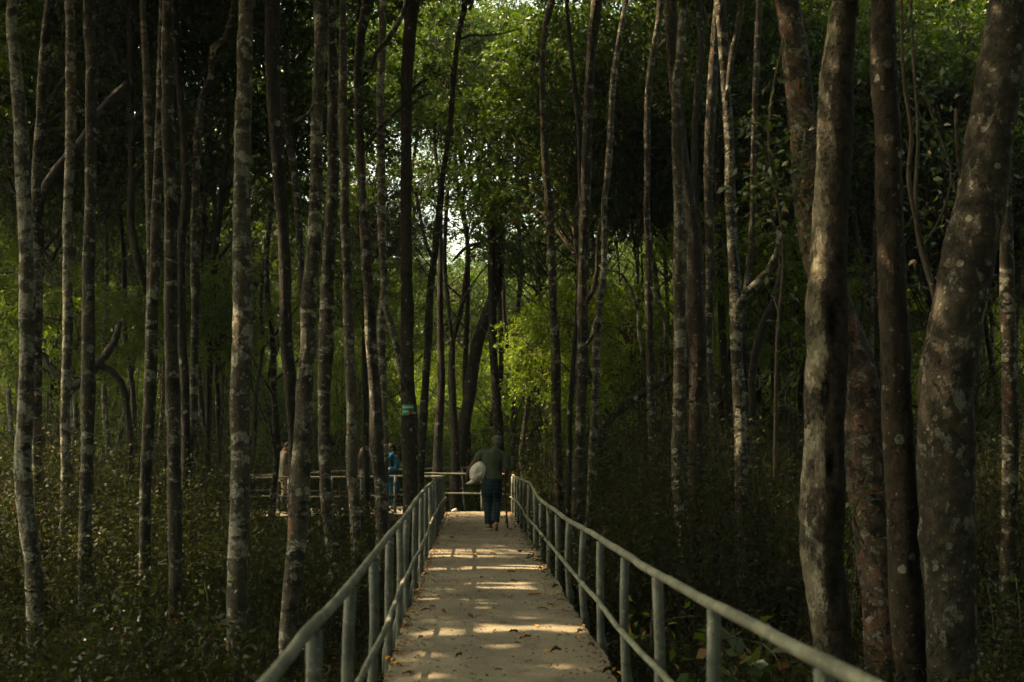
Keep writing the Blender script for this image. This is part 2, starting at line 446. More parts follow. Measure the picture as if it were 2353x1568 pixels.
def railing(label, lat, tops, lows, post_d, side, seed):
    g = random.Random(seed)
    root = tag(empty('railing', (lat(12), 12, 0)), label, 'railing')
    org = np.array([lat(12), 12, 0.0])
    ys = [2.2 + .75 * k for k in range(36)]
    ys = [y for y in ys if y < post_d[-1]] + [post_d[-1]]
    T = [np.array([lat(y), y, z_at(lat, y, tops, .74, 1.0)]) for y in ys]
    zs = np.array([t[2] for t in T])
    if side < 0: zs[:6] = zs[6] * .5 + zs[:6] * .0 + .5 * zs[5]
    zs = np.convolve(np.pad(zs, 1, 'edge'), [.25, .5, .25], 'valid')
    for t, zv in zip(T, zs): t[2] = zv
    Lw = [np.array([lat(y) - side * .055, y, z_at(lat, y, lows, .34, .50)]) for y in ys]
    V, F = rail_tube([t - org for t in T], .0228, seed); MB().add(V, F).build('handrail', RAILM, root)
    V, F = rail_tube([t - org for t in Lw], .0185, seed + 1); MB().add(V, F).build('lower_rail', RAILM, root)
    tz = [t[2] for t in T]
    for y in post_d:
        h = float(np.interp(y, ys, tz)) - .02
        x = lat(y)
        tilt = g.uniform(-.02, .02)
        pp = [np.array([x + tilt * .3, y + g.uniform(-.02, .02), -.35]), np.array([x, y, 0]), np.array([x - tilt, y, h * .5]), np.array([x, y, h])]
        pp = catmull([p - org for p in pp], .15)
        V, F = tube(pp, np.full(len(pp), .030 * g.uniform(.94, 1.06)), 14, .012, seed + int(y * 10))
        m = MB().add(V, F)
        V, F = tube([np.array([x + side * .03, y, -.17]) - org, np.array([x + side * .03, y, -.02]) - org, np.array([x, y, .14]) - org], [.018, .018, .01], 6)
        m.add(V, F)
        m.build('post', POSTM, root)
    return root

PL = [3.2, 4.6, 6.0, 7.4, 8.92, 10.15, 11.5, 13.1, 14.8, 16.3, 18.0, 19.5, 21.1, 22.6, 24.2, 25.7, 26.8, 27.6]
PR = [3.44, 4.96, 6.46, 7.79, 9.28, 10.64, 12.2, 13.8, 15.4, 17.0, 18.6, 20.3, 22.2, 23.8, 25.4, 27.0, 28.5]
railing('grey green pipe railing along the left edge of the long straight walkway', lambda y: lat_l(y) - .03, RAIL_L, LOW_L, PL, -1, 21)
railing('grey green pipe railing along the right edge of the long straight walkway', lambda y: lat_r(y) + .03, RAIL_R, LOW_R, PR, 1, 31)

def far_railing(label, top, low, posts, seed, r=.024, mid=None):
    """top/low: list of (px,py,Y); posts: list of (px_top,py_top,px_bot,py_bot,Y)"""
    o = P(*top[len(top) // 2]); org = np.array([o[0], o[1], 0])
    root = tag(empty('railing', tuple(org)), label, 'railing')
    V, F = rail_tube([P(*t) - org for t in top], r, seed); MB().add(V, F).build('handrail', RAILM, root)
    V, F = rail_tube([P(*t) - org for t in low], r * .8, seed + 1); MB().add(V, F).build('lower_rail', RAILM, root)
    for (a, b, c, d, Y) in posts:
        q = catmull([P(c, d, Y) - org, P(a, b, Y) - org], .2)
        V, F = tube(q, np.full(len(q), .034), 10, .01, seed)
        MB().add(V, F).build('post', POSTM, root)

far_railing('pale pipe railing closing the far end of the walkway ahead of the walking man', [(942, 1087, 28.75), (1050, 1089, 28.75), (1172, 1090, 28.6)],
            [(958, 1134, 28.75), (1070, 1134, 28.75), (1172, 1137, 28.6)], [(1108, 1089, 1108, 1178, 28.75), (946, 1087, 946, 1178, 28.75)], 51, .021)
far_railing('near pipe railing of the side branch in front of the person in blue', [(1023, 1095, 27.6), (958, 1096, 27.8), (900, 1095, 27.9), (760, 1097, 27.4), (620, 1098, 26.9), (450, 1098, 26.4), (240, 1099, 26.0), (-40, 1100, 25.6)],
            [(1023, 1136, 27.6), (958, 1139, 27.8), (900, 1138, 27.9), (760, 1142, 27.4), (620, 1141, 26.9), (450, 1144, 26.4), (240, 1146, 26.0), (-40, 1148, 25.6)],
            [(908, 1096, 908, 1180, 27.9), (762, 1097, 762, 1182, 27.4), (664, 1098, 664, 1182, 27.1), (540, 1098, 540, 1184, 26.7), (420, 1098, 420, 1184, 26.4), (300, 1099, 300, 1186, 26.1), (160, 1099, 160, 1187, 25.8)], 61, .022)
far_railing('rear pipe railing of the side branch with a leaning post, behind the person in blue', [(1128, 1073, 32.4), (1082, 1074, 32.3), (1020, 1076, 32.0), (960, 1079, 31.8), (890, 1080, 31.6), (760, 1084, 31.0), (640, 1091, 30.3), (450, 1094, 29.6), (200, 1096, 28.8)],
            [(1080, 1122, 32.3), (1020, 1124, 32.0), (960, 1126, 31.8), (890, 1126, 31.6), (760, 1128, 31.0), (640, 1127, 30.3), (450, 1130, 29.6), (200, 1132, 28.8)],
            [(1062, 1075, 1071, 1215, 32.2), (960, 1080, 960, 1165, 31.8), (830, 1082, 830, 1168, 31.3), (638, 1091, 638, 1170, 30.3), (450, 1094, 450, 1172, 29.6)], 71, .026)

# ------------------------------------------------------------------ leaves
def leaf_quads(C, D, Nrm, L, W, fold=.25):
    """one 4-vertex diamond leaf per row, bent along its midrib"""
    S = np.cross(D, Nrm); S /= np.linalg.norm(S, axis=1)[:, None] + 1e-9
    Nn = np.cross(S, D)
    L = L[:, None]; W = W[:, None]
    base = C; tip = C + D * L - Nn * L * .12
    m = C + D * L * .48
    a = m + S * W * .5 + Nn * W * fold; b = m - S * W * .5 + Nn * W * fold
    V = np.stack([base, a, tip, b], 1).reshape(-1, 3)
    k = np.arange(len(C))[:, None] * 4
    # two triangles as degenerate-free quads: (base,a,tip,b)
    return V, np.concatenate([k, k + 1, k + 2, k + 3], 1)

def unit(a): return a / (np.linalg.norm(a, axis=-1, keepdims=True) + 1e-9)

def crown_mesh(name, seed, rx, rz, nclump, nleaf, ll=.085, mat=None, twigs=True, low=-.55, clump_r=.42):
    g = np.random.default_rng(seed)
    mat = mat or LEAF
    u = unit(g.normal(0, 1, (nclump, 3)))
    rr = g.uniform(.35, 1.0, (nclump, 1)) ** .6
    cl = u * rr * np.array([rx, rx, rz]) * g.uniform(.75, 1.15, (nclump, 1))
    cl = cl[cl[:, 2] > rz * low]
    size = g.uniform(.55, 1.35, len(cl)) * clump_r
    Cs, Ds, tn = [], [], []
    tw = MB()
    for i, c in enumerate(cl):
        # sprays: short twigs fanning from clump centre, leaves along them
        nt = max(3, int(9 * size[i] / clump_r))
        dirs = unit(g.normal(0, 1, (nt, 3)) * np.array([1, 1, .55]) + np.array([0, 0, -.05]) + c / (rx * 2.5))
        per = max(3, nleaf // nt)
        for d in dirs:
            ln = size[i] * g.uniform(.7, 1.4)
            t = np.sort(g.uniform(.15, 1.0, per))
            bend = np.array([0, 0, -.25]) * g.uniform(0, 1.4)
            p = c + d * ln * t[:, None] + bend * (t[:, None] ** 2) * ln + g.normal(0, .025, (per, 3))
            Cs.append(p)
            Ds.append(unit(d + unit(g.normal(0, 1, (per, 3))) * 1.0 + np.array([0, 0, -.25])))
            tn.append(np.clip(g.uniform(0, .55) + g.uniform(0, .45, per), 0, 1))
            if twigs and g.random() < .34:
                V, F = tube([c, c + d * ln * .5 + bend * .25 * ln, c + d * ln * .95 + bend * .9 * ln], [.007, .005, .002], 3, closed=False)
                tw.add(V, F)
        if twigs:
            if i % 4 == 0:
                root = np.array([g.normal(0, .08), g.normal(0, .08), g.uniform(-rz * 1.0, rz * .2)])
                midp = (root * .5 + c * .5) + np.array([0, 0, .10 * rz]) + g.normal(0, .22, 3)
                q = catmull([root, midp, c + g.normal(0, .1, 3)], .25)
                V, F = tube(q, np.linspace(.026, .006, len(q)), 4, .08, i, closed=False)
                tw.add(V, F)
    C = np.concatenate(Cs); D = np.concatenate(Ds); t = np.concatenate(tn)
    n = len(C)
    Nrm = unit(g.normal(0, .8, (n, 3)) + np.array([0, 0, .75]))
    L = ll * g.uniform(.65, 1.3, n); W = L * g.uniform(.38, .52, n)
    V, F = leaf_quads(C, D, Nrm, L, W)
    sv = np.array(tw.V); sf = np.array(tw.F) + len(V)
    return mesh_np(name, np.concatenate([V, sv]), np.concatenate([F, sf]), [mat, TWIG], True,
                   np.concatenate([np.zeros(n), np.ones(len(sf))]), np.concatenate([t, np.zeros(len(sf))]))

CROWN = [crown_mesh('crown', 100 + k, 2.0 + .25 * (k % 3), 1.6 + .3 * (k % 2), 150, 120, .088) for k in range(5)]
LOWCROWN = [crown_mesh('low crown', 150 + k, 2.1, 1.7, 130, 110, .085, LEAF2) for k in range(3)]  # lower crowns in the lighter leaf tone, standing in for sunlight
USTORY = [crown_mesh('understory crown', 200 + k, 1.35, 1.25 + .2 * k, 100, 80, .09, LEAF2, True, -.9, .36) for k in range(3)]

# ------------------------------------------------------------------ trees
def dress(root, top, idx, scale, rz, kind='crown'):
    me = (CROWN if kind == 'crown' else LOWCROWN)[idx]
    c = link('crown', me, root, top); c.rotation_euler = (0, 0, rz); c.scale = (scale,) * 3
    return c

def traced_tree(label, mat, Y, pts, branches=(), crown_z=None, cs=1.0, wander=.25, name='forest_tree', has_crown=True, to_ground=True, to_top=True, dents=()):
    """pts top to bottom (px,py,width px); trunk is carried down to the ground and up into its crown"""
    g = random.Random(hash(label) % 9973 if False else sum(map(ord, label)))
    ph = g.uniform(0, 6.28); amp = g.uniform(.3, 1) * wander
    yy = lambda z: Y + amp * math.sin(z * .45 + ph)
    row = []
    for (x, y, w) in pts:
        p = P(x, y, Y); yv = yy(p[2]); p = P(x, y, yv)
        row.append(np.array([*p, rad(x, y, w, yv)]))
    row = row[::-1]                                     # bottom to top
    if to_ground and row[0][2] > GZ - .1:
        a, b = row[0], row[1]
        d = (a - b) / max(1e-6, (b[2] - a[2]))
        dz = a[2] - (GZ - .15)
        q = a.copy(); q[:3] += np.array([d[0] * .35, 0, -1]) * dz; q[3] = a[3] * (1.12 if dz < 1.2 else 1.25)
        if dz > .7:
            md = (a + q) / 2; md[3] = a[3] * 1.04
            row = [q, md] + row
        else: row = [q] + row
    top = row[-1]
    if to_top:
        cz = crown_z or ((11.0 if Y < 20 else 9.3 if pts[0][0] < 800 or pts[0][0] > 1200 else 10.8) + g.uniform(-1, 1.6))
        a, b = row[-1], row[-2]
        lean = np.clip((a[:2] - b[:2]) / max(.3, a[2] - b[2]), -.18, .18)
        dz = max(.8, cz - a[2])
        for f in (.5, 1.0):
            q = np.array([a[0] + lean[0] * dz * f + g.uniform(-.15, .15), a[1] + lean[1] * dz * f, a[2] + dz * f, a[3] * (1 - .45 * f)])
            row.append(q)
        top = row[-1]
    base = np.array([row[0][0], row[0][1], GZ])
    root = tag(empty(name, tuple(base)), label, 'tree')
    c4 = catmull(row, .035 if Y < 12 else .07 if Y < 20 else .14)
    sides = 60 if Y < 12 else 22 if Y < 20 else 12
    seed = sum(map(ord, label))
    rough = .045 if Y < 12 else .065
    V, F = tube(c4[:, :3] - base, np.maximum(.004, c4[:, 3]), sides, rough, seed)
    if dents:
        ctr = np.repeat(c4[:, :3], sides, 0) - base
        for (x, y, w, h, dep) in dents:
            q = P(x, y, Y); rr = rad(x, y, w, Y); hh = rad(x, y, h, Y)
            d2 = ((V[:, 0] + base[0] - q[0]) / rr) ** 2 + ((V[:, 2] + base[2] - q[2]) / hh) ** 2
            f = np.where(V[:, 1] < ctr[:, 1], np.exp(-d2 * d2), 0) * dep
            V = V + (ctr - V) * f[:, None]
    to = MB().add(V, F).build('trunk', BARK[mat], root)
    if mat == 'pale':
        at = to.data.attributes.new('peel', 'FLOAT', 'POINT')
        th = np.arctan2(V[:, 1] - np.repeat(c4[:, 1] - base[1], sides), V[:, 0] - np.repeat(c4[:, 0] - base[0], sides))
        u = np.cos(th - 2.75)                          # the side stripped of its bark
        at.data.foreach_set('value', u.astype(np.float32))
    for k, br in enumerate(branches):
        q = np.array([np.array([*P(x, y, Y + dy), rad(x, y, w, Y)]) for (x, y, w, dy) in [(*b, 0) if len(b) == 3 else b for b in br]])
        c4 = catmull(list(q), .15)
        V, F = tube(c4[:, :3] - base, np.maximum(.003, c4[:, 3]), 8, .05, seed + k)
        MB().add(V, F).build('limb', BARK[mat], root)
    if has_crown and to_top:
        dress(root, tuple(top[:3] - base + np.array([0, 0, .9 * cs])), g.randrange(len(CROWN)), cs * (.5 if Y < 20 else 1.2), g.uniform(0, 6.28))
    return root

T = traced_tree
#TREES
T('slim pale mottled tree nearest the left edge, bending sideways low on its trunk', 'lichen', 12.3, [(28,-30,20),(30,0,22),(27,65,24),(38,165,27),(48,300,31),(53,425,32),(60,550,33),(62,680,34),(62,790,34),(60,930,36),(54,1035,38),(55,1120,38),(62,1200,38),(75,1285,38),(80,1370,38),(83,1490,36),(84,1568,36)])
T('darker leaning tree close behind the bending pale tree at the left edge', 'mottled', 17.5, [(118,-20,20),(107,75,22),(97,180,22),(92,300,22),(85,400,22),(82,500,24),(85,600,26),(84,780,26),(84,1000,24),(88,1200,24)], [[(95,300,14),(120,225,14),(150,180,12),(180,120,10)],[(98,290,10),(140,265,10),(205,255,8),(260,262,6)]])
T('slim straight lichen spotted tree, third trunk from the left edge', 'lichen', 17.0, [(158,-20,20),(162,125,22),(164,250,24),(160,375,22),(155,500,21),(156,625,22),(155,784,22),(150,934,22),(152,1084,24),(148,1200,22)])
T('straight mottled tree with a black scar low down, fourth trunk from the left edge', 'mottled', 14.5, [(202,-20,22),(205,60,24),(210,120,25),(209,225,26),(208,375,26),(207,500,26),(204,625,28),(203,784,28),(202,910,30),(200,1034,30),(198,1160,30),(195,1260,30),(194,1400,30)])
T('thick dark bough tree leaning right, behind the fourth trunk from the left', 'dark', 19.0, [(295,195,18),(262,225,22),(228,265,26),(195,320,27),(165,355,28),(128,398,26),(100,440,22),(84,520,20),(80,700,20),(80,900,20),(78,1100,20)], to_top=False, has_crown=False)
T('dark low forked stem curving between the third and fourth trunks', 'dark', 21.0, [(275,740,12),(262,790,17),(240,820,20),(222,838,22),(196,872,24),(172,890,22),(150,872,20),(125,855,18),(100,815,16),(84,790,14)], [[(225,838,16),(255,852,16),(280,880,16),(290,930,16),(298,990,16),(300,1100,16)]], to_top=False, has_crown=False, to_ground=False)
T('thin pale grey tree with a white middle section, behind the leaning pair', 'lichen', 20.0, [(328,-20,12),(332,100,15),(338,200,18),(342,330,20),(343,420,19),(344,500,18),(345,600,16),(343,700,16),(340,900,16)])
T('leaning mottled trunk of the crossing pair, its top passing behind the straighter one', 'mottled', 14.9, [(374,-20,14),(370,100,15),(368,200,16),(366,300,20),(363,400,21),(358,500,22),(357,600,25),(350,700,25),(348,784,27),(345,884,28),(340,1010,28),(335,1100,26),(333,1200,26),(332,1350,26),(330,1568,26)])
T('straight brown trunk with orange patches, front one of the crossing pair', 'mottled', 13.3, [(382,-20,24),(383,100,27),(385,225,28),(388,350,28),(392,475,28),(393,625,30),(393,784,30),(397,934,32),(400,1060,31),(401,1184,31),(403,1284,31),(404,1568,30)])
T('bold straight pale trunk with a large rust red patch near its foot', 'lichen', 12.6, [(565,-20,34),(563,100,37),(563,175,37),(558,270,40),(558,375,38),(555,525,38),(557,650,40),(557,784,42),(551,934,43),(552,1084,45),(548,1234,47),(546,1340,50),(543,1484,48),(542,1568,48)])
T('curving dark thin tree just left of the white sectioned tree', 'dark', 22.0, [(298,-20,13),(300,150,14),(301,260,15),(303,400,17),(300,500,17),(308,560,18),(320,610,18),(335,680,17),(342,760,17),(344,900,16)], [[(301,420,8),(318,405,8),(332,380,7)]])
T('thin crooked dark sapling tree with a fork, right of the fourth left trunk', 'dark', 26.0, [(222,120,8),(228,200,9),(232,260,10),(240,310,11),(262,360,12),(270,420,12),(273,475,12),(284,575,12),(288,784,12),(305,900,12)], [[(265,370,9),(280,330,9),(288,290,7),(280,230,5)],[(228,455,5),(250,420,7),(275,405,7),(318,402,5)]])
T('slim mossy tree standing close right of the crossing pair', 'dark', 20.0, [(402,-20,14),(405,100,16),(415,225,17),(423,325,17),(425,450,18),(416,575,20),(416,750,22),(425,900,20)], [[(425,380,7),(440,372,7),(452,365,5)]])
T('slim white spotted tree with a kinked top bending right', 'mottled', 20.0, [(545,-30,11),(535,20,13),(530,50,15),(515,90,15),(490,110,15),(487,140,15),(484,180,14),(474,200,15),(464,225,16),(455,300,17),(450,425,18),(447,550,20),(450,700,22),(447,784,20),(445,934,20),(443,1084,18)])
T('thin wavy dark tree left of the bold pale trunk, bowed in the middle', 'dark', 24.0, [(516,-20,9),(520,120,11),(522,275,12),(520,360,13),(513,430,14),(500,525,15),(492,625,15),(482,750,14),(480,900,14)])
T('thin black forked stem tree between the white spotted tree and the bowed one', 'dark', 26.0, [(500,60,7),(490,180,9),(483,300,10),(468,390,10),(464,430,10),(468,490,10),(480,560,10),(490,640,10)], [[(482,330,6),(500,270,6),(518,255,5)],[(470,490,6),(490,530,6),(506,560,5)]])
T('very dark smooth tree right of the bold pale trunk, slanting inward', 'dark', 17.6, [(625,-20,34),(625,100,32),(628,225,32),(630,260,33),(636,325,31),(643,425,30),(650,525,27),(655,625,27),(658,784,30),(668,884,28),(673,984,24),(676,1100,24)])
T('snapped off thin tree with a blunt knobbed top beside the very dark tree', 'mottled', 21.0, [(652,204,15),(650,215,18),(655,260,16),(660,300,16),(675,390,17),(683,475,17),(690,575,15),(696,700,15),(700,784,15),(702,950,15)], to_top=False, has_crown=False)
T('broad curved pale trunk sweeping left at its foot beside the left handrail', 'lichen', 11.9, [(738,-20,34),(738,75,29),(732,175,27),(727,300,27),(728,400,28),(723,500,30),(718,600,33),(709,700,36),(709,784,36),(700,884,38),(696,1009,44),(688,1134,46),(683,1234,44),(673,1334,43),(666,1409,40),(660,1484,38),(658,1568,36)], [[(725,240,8),(708,262,8),(690,272,7),(680,280,5)]])
T('spotted brown tree directly behind the broad curved trunk', 'mottled', 15.8, [(758,-20,24),(762,60,22),(764,200,22),(764,300,25),(765,400,27),(760,500,28),(753,625,30),(750,784,34),(745,900,28),(745,1034,27),(748,1134,27),(758,1234,25),(770,1334,26),(775,1420,26)])
T('very straight slim tree covered in round lichen spots, left of the railing', 'lichen', 16.5, [(790,-20,14),(788,125,18),(788,250,20),(793,375,22),(793,500,21),(798,625,23),(801,784,24),(808,934,24),(808,1059,26),(815,1159,26),(818,1284,24),(818,1384,24)])
T('slim grey brown tree leaning onto the left handrail, ahead of the person in blue', 'mottled', 15.4, [(840,-20,22),(838,30,22),(830,75,22),(823,150,20),(823,250,20),(828,350,20),(833,450,20),(838,550,22),(848,675,25),(851,784,25),(863,909,28),(866,1034,30),(875,1134,29),(878,1234,28)], [[(828,180,10),(845,165,11),(866,120,11),(900,80,11),(930,20,11),(940,-30,10)],[(838,345,10),(850,325,10),(868,300,10),(890,275,9),(925,245,8)]])
T('thin scaly tree just right of the leaning grey brown tree', 'lichen', 19.0, [(880,-20,15),(876,150,18),(873,250,18),(876,350,18),(878,550,19),(883,650,18),(876,750,20),(880,900,16),(884,1000,16)], [[(884,700,14),(905,770,14),(917,830,14),(925,900,13)]])
T('faint thin tree in front of the person in the plaid shirt', 'dark', 23.0, [(836,480,10),(838,700,13),(838,784,13),(838,900,14),(840,1000,14),(843,1120,14),(844,1200,14)])
T('tall straight dark tree with the small green sign nailed on it', 'red', 22.0, [(948,-20,32),(944,50,31),(940,100,29),(934,225,26),(933,350,26),(933,475,26),(934,600,27),(935,784,31),(938,934,33),(940,1034,36),(943,1134,36),(945,1200,36)], [[(945,215,8),(955,200,8),(968,190,7),(985,182,5)],[(944,245,7),(960,228,7),(985,215,6)]], wander=0)
T('thin orange lit slanting tree immediately right of the tree with the sign', 'mottled', 22.5, [(1070,-20,13),(1067,20,13),(1055,75,12),(1043,175,12),(1033,300,12),(1018,400,13),(1008,500,15),(1000,575,16),(988,675,17),(984,784,18),(978,884,18),(970,984,20),(966,1070,20)], [[(1058,90,7),(1085,80,6),(1110,82,5),(1150,78,4),(1200,65,3)],[(995,600,7),(975,545,8),(965,490,8),(955,440,7)]])
T('thin dark pole tree forking low, left of the heavy forked dark tree', 'dark', 31.5, [(1066,440,7),(1060,480,8),(1072,540,9),(1075,590,11),(1068,660,11),(1058,720,11),(1050,750,11),(1040,790,13),(1038,850,16),(1040,930,18),(1046,1034,20),(1045,1130,22)], [[(1040,800,8),(1030,700,9),(1022,600,9),(1026,480,9),(1033,380,8),(1040,300,6)],[(1042,790,7),(1060,700,6),(1095,640,4),(1128,600,3)]])
T('thin dark upright tree between the orange lit slanting tree and the low forking pole tree', 'dark', 30.0, [(1010,430,10),(1012,560,12),(1011,680,13),(1012,784,17),(1014,884,18),(1008,980,20),(1006,1070,22)])
T('heavy forked dark tree straight above the walking man with a curving foot', 'dark', 33.0, [(1158,390,20),(1150,440,25),(1143,485,30),(1139,525,30),(1140,575,30),(1142,640,30),(1132,690,29),(1115,735,28),(1094,800,28),(1080,900,28),(1062,1000,30),(1052,1090,34),(1050,1150,36)],
  [[(1142,490,20),(1118,455,20),(1106,420,18),(1100,370,16),(1108,330,13),(1130,285,10),(1142,240,8)],[(1115,450,14),(1085,425,14),(1068,395,14),(1058,350,13),(1052,290,10),(1050,230,7)],[(1150,420,14),(1160,370,13),(1172,330,10),(1195,280,8),(1215,215,6)],[(1135,545,8),(1100,560,8),(1072,568,8),(1040,600,5)]], crown_z=11.0)
T('slim dark tree standing right behind the head of the walking man', 'dark', 32.0, [(1129,545,18),(1130,620,18),(1132,700,18),(1132,784,19),(1137,860,19),(1142,930,21),(1146,1010,22),(1149,1100,23),(1150,1180,24)], crown_z=11.0)
T('slim dark sapling tree leaning away, right behind the forked dark tree', 'dark', 38.0, [(1150,560,8),(1156,640,9),(1157,700,10),(1162,760,9),(1166,800,9)], has_crown=False, to_ground=False, to_top=False)
T('slim straight grey tree right of the forked dark tree, above the right railing corner', 'mottled', 17.0, [(1270,-20,18),(1268,0,18),(1251,75,15),(1246,175,13),(1248,275,15),(1253,375,17),(1261,475,19),(1268,600,19),(1271,725,18),(1276,784,20),(1278,909,22),(1281,1034,22),(1284,1134,22),(1286,1234,22)])
T('thin tree joining the knobbed brown trunk high up, right of the bright sky gap', 'dark', 19.0, [(1301,-20,9),(1311,100,10),(1321,200,12),(1331,300,12),(1333,400,11),(1335,500,10),(1330,650,11),(1320,800,11),(1310,950,12)])
T('upright knobbed brown trunk with one large pale oval spot', 'mottled', 16.5, [(1373,-20,28),(1361,100,23),(1353,225,21),(1348,350,24),(1346,475,22),(1341,575,22),(1338,700,23),(1340,784,27),(1336,909,25),(1331,1034,23),(1326,1134,25),(1326,1234,28),(1326,1384,30)], [[(1346,700,10),(1362,670,10),(1372,620,9),(1372,560,7),(1380,500,5)],[(1342,800,9),(1360,775,9),(1370,730,8)]])
T('slim pale tree with orange lit left side, next right of the knobbed brown trunk', 'lichen', 17.0, [(1440,-20,12),(1437,10,12),(1421,100,13),(1408,200,14),(1403,300,15),(1396,400,14),(1388,475,14),(1388,600,14),(1378,700,17),(1371,784,18),(1368,909,20),(1363,1034,20),(1358,1134,20),(1353,1234,20)], [[(1392,620,6),(1410,622,6),(1430,632,6),(1452,665,7),(1466,710,7),(1468,770,7),(1480,830,6)]])
T('slim banded brown tree standing alone in front of the leaning black bough', 'mottled', 18.5, [(1520,-20,15),(1512,60,15),(1496,150,15),(1488,250,15),(1488,375,14),(1486,475,14),(1491,575,16),(1491,675,17),(1493,784,19),(1496,909,20),(1501,1034,22),(1501,1134,22),(1503,1234,22)], [[(1496,150,9),(1510,115,9),(1530,90,8)],[(1497,660,6),(1512,690,7),(1526,720,8),(1530,790,7)]])
T('leaning black bough tree low over the undergrowth on the right', 'dark', 22.0, [(1560,840,10),(1530,872,16),(1486,899,20),(1436,934,22),(1408,955,22),(1388,985,22),(1378,1040,20),(1372,1100,20)], to_top=False, has_crown=False)
T('curved black stem tree between the banded brown tree and the warm grey trunk', 'dark', 20.0, [(1580,900,12),(1551,954,19),(1532,985,20),(1519,1015,20),(1511,1045,20),(1506,1120,18)], to_top=False, has_crown=False)
T('warm grey trunk with rings and a knobbed bulge, left one of the close pair', 'lichen', 14.2, [(1573,-20,16),(1571,10,16),(1566,60,17),(1563,125,18),(1553,200,20),(1556,300,25),(1558,400,25),(1561,500,25),(1561,570,27),(1561,625,28),(1563,784,28),(1561,909,28),(1557,1005,31),(1558,1040,30),(1561,1134,30),(1571,1234,30),(1576,1334,30),(1580,1450,30)])
T('reddish brown trunk of the close pair with a few round pale discs', 'red', 15.0, [(1541,-20,28),(1546,130,26),(1562,300,26),(1581,450,28),(1596,575,36),(1598,700,40),(1603,784,42),(1601,909,38),(1601,1034,38),(1598,1134,38),(1598,1234,36),(1595,1350,36)])
T('thin tree immediately right of the reddish brown trunk, only its upper half clear', 'dark', 21.0, [(1605,-20,14),(1611,100,14),(1601,225,16),(1596,350,15),(1600,500,15),(1606,650,15),(1612,800,15),(1618,950,15)])
T('slender shaded tree, second right of the reddish brown trunk', 'mottled', 19.5, [(1651,-20,18),(1641,125,20),(1634,250,22),(1628,400,22),(1630,550,20),(1632,625,20),(1628,784,18),(1636,909,18),(1643,1034,20),(1646,1109,20)])
T('grey spotted tree whose foot is lit orange, with a bough rising right', 'mottled', 15.8, [(1652,-20,26),(1656,30,26),(1664,150,22),(1676,325,23),(1678,450,23),(1686,600,26),(1691,700,30),(1691,784,27),(1698,909,28),(1703,1034,28),(1703,1134,30),(1706,1284,30),(1706,1440,28)], [[(1696,705,20),(1715,675,20),(1745,645,19),(1768,620,17),(1785,580,14),(1795,530,10)],[(1670,230,11),(1682,125,14),(1696,60,14),(1706,-20,13)]])
T('thin scaly tree rising beside the grey spotted tree with orange lit foot', 'mottled', 19.0, [(1745,-20,16),(1738,150,14),(1733,300,13),(1731,400,13),(1731,500,15),(1723,600,16),(1712,690,15),(1700,800,14)])
T('thin dark tree half hidden behind the slender shaded tree', 'dark', 22.5, [(1650,380,12),(1655,600,15),(1661,784,18),(1671,934,18),(1676,1020,16)])
T('bowed black stem tree left of the pale weathered trunk', 'dark', 20.0, [(1792,560,12),(1795,610,14),(1784,680,18),(1757,740,20),(1741,790,20),(1730,850,19),(1728,920,18),(1730,1000,18)], to_top=False, has_crown=False)
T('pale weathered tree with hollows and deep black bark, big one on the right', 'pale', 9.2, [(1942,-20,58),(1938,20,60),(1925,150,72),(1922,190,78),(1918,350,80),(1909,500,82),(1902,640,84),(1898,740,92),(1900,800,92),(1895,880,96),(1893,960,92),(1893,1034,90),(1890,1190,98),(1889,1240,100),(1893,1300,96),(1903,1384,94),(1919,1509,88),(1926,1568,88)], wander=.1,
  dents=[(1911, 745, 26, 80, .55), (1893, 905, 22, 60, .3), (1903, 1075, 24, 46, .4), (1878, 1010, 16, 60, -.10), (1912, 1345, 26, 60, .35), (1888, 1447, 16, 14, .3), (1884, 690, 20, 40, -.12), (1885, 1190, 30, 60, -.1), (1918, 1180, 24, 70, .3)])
T('leaning flaky pink tree standing behind the pale weathered trunk', 'flaky', 11.6, [(1795,-60,50),(1818,60,56),(1835,200,62),(1850,350,64),(1860,480,68),(1884,600,74),(1925,720,80),(1962,820,86),(1982,930,90),(1985,1060,88),(2000,1170,86),(2013,1284,84),(2022,1400,80),(2030,1568,80)], wander=.1)
T('reddish grey straight trunk with pale lichen discs, middle of the big right group', 'red', 9.8, [(2028,-20,54),(2030,150,58),(2040,300,58),(2043,450,60),(2048,600,62),(2053,750,64),(2055,784,66),(2060,909,68),(2065,1034,70),(2075,1184,72),(2080,1334,74),(2088,1484,76),(2092,1568,76)], wander=.1)
T('very thick grey brown tree leaning right out of the top corner', 'grey', 9.6, [(2324,-30,86),(2300,150,98),(2275,300,106),(2255,450,112),(2225,600,116),(2197,740,118),(2176,860,126),(2170,909,124),(2173,1034,124),(2173,1184,122),(2182,1334,115),(2187,1484,110),(2190,1568,110)], [[(2232,575,16),(2222,530,14),(2215,440,12),(2200,350,10),(2196,250,8)]], wander=.1)
T('slim banded tree standing alone beside the right edge', 'mottled', 13.0, [(2298,-20,24),(2305,300,26),(2312,500,28),(2315,700,32),(2320,859,35),(2322,984,36),(2320,1134,36),(2317,1284,36),(2315,1440,36)])
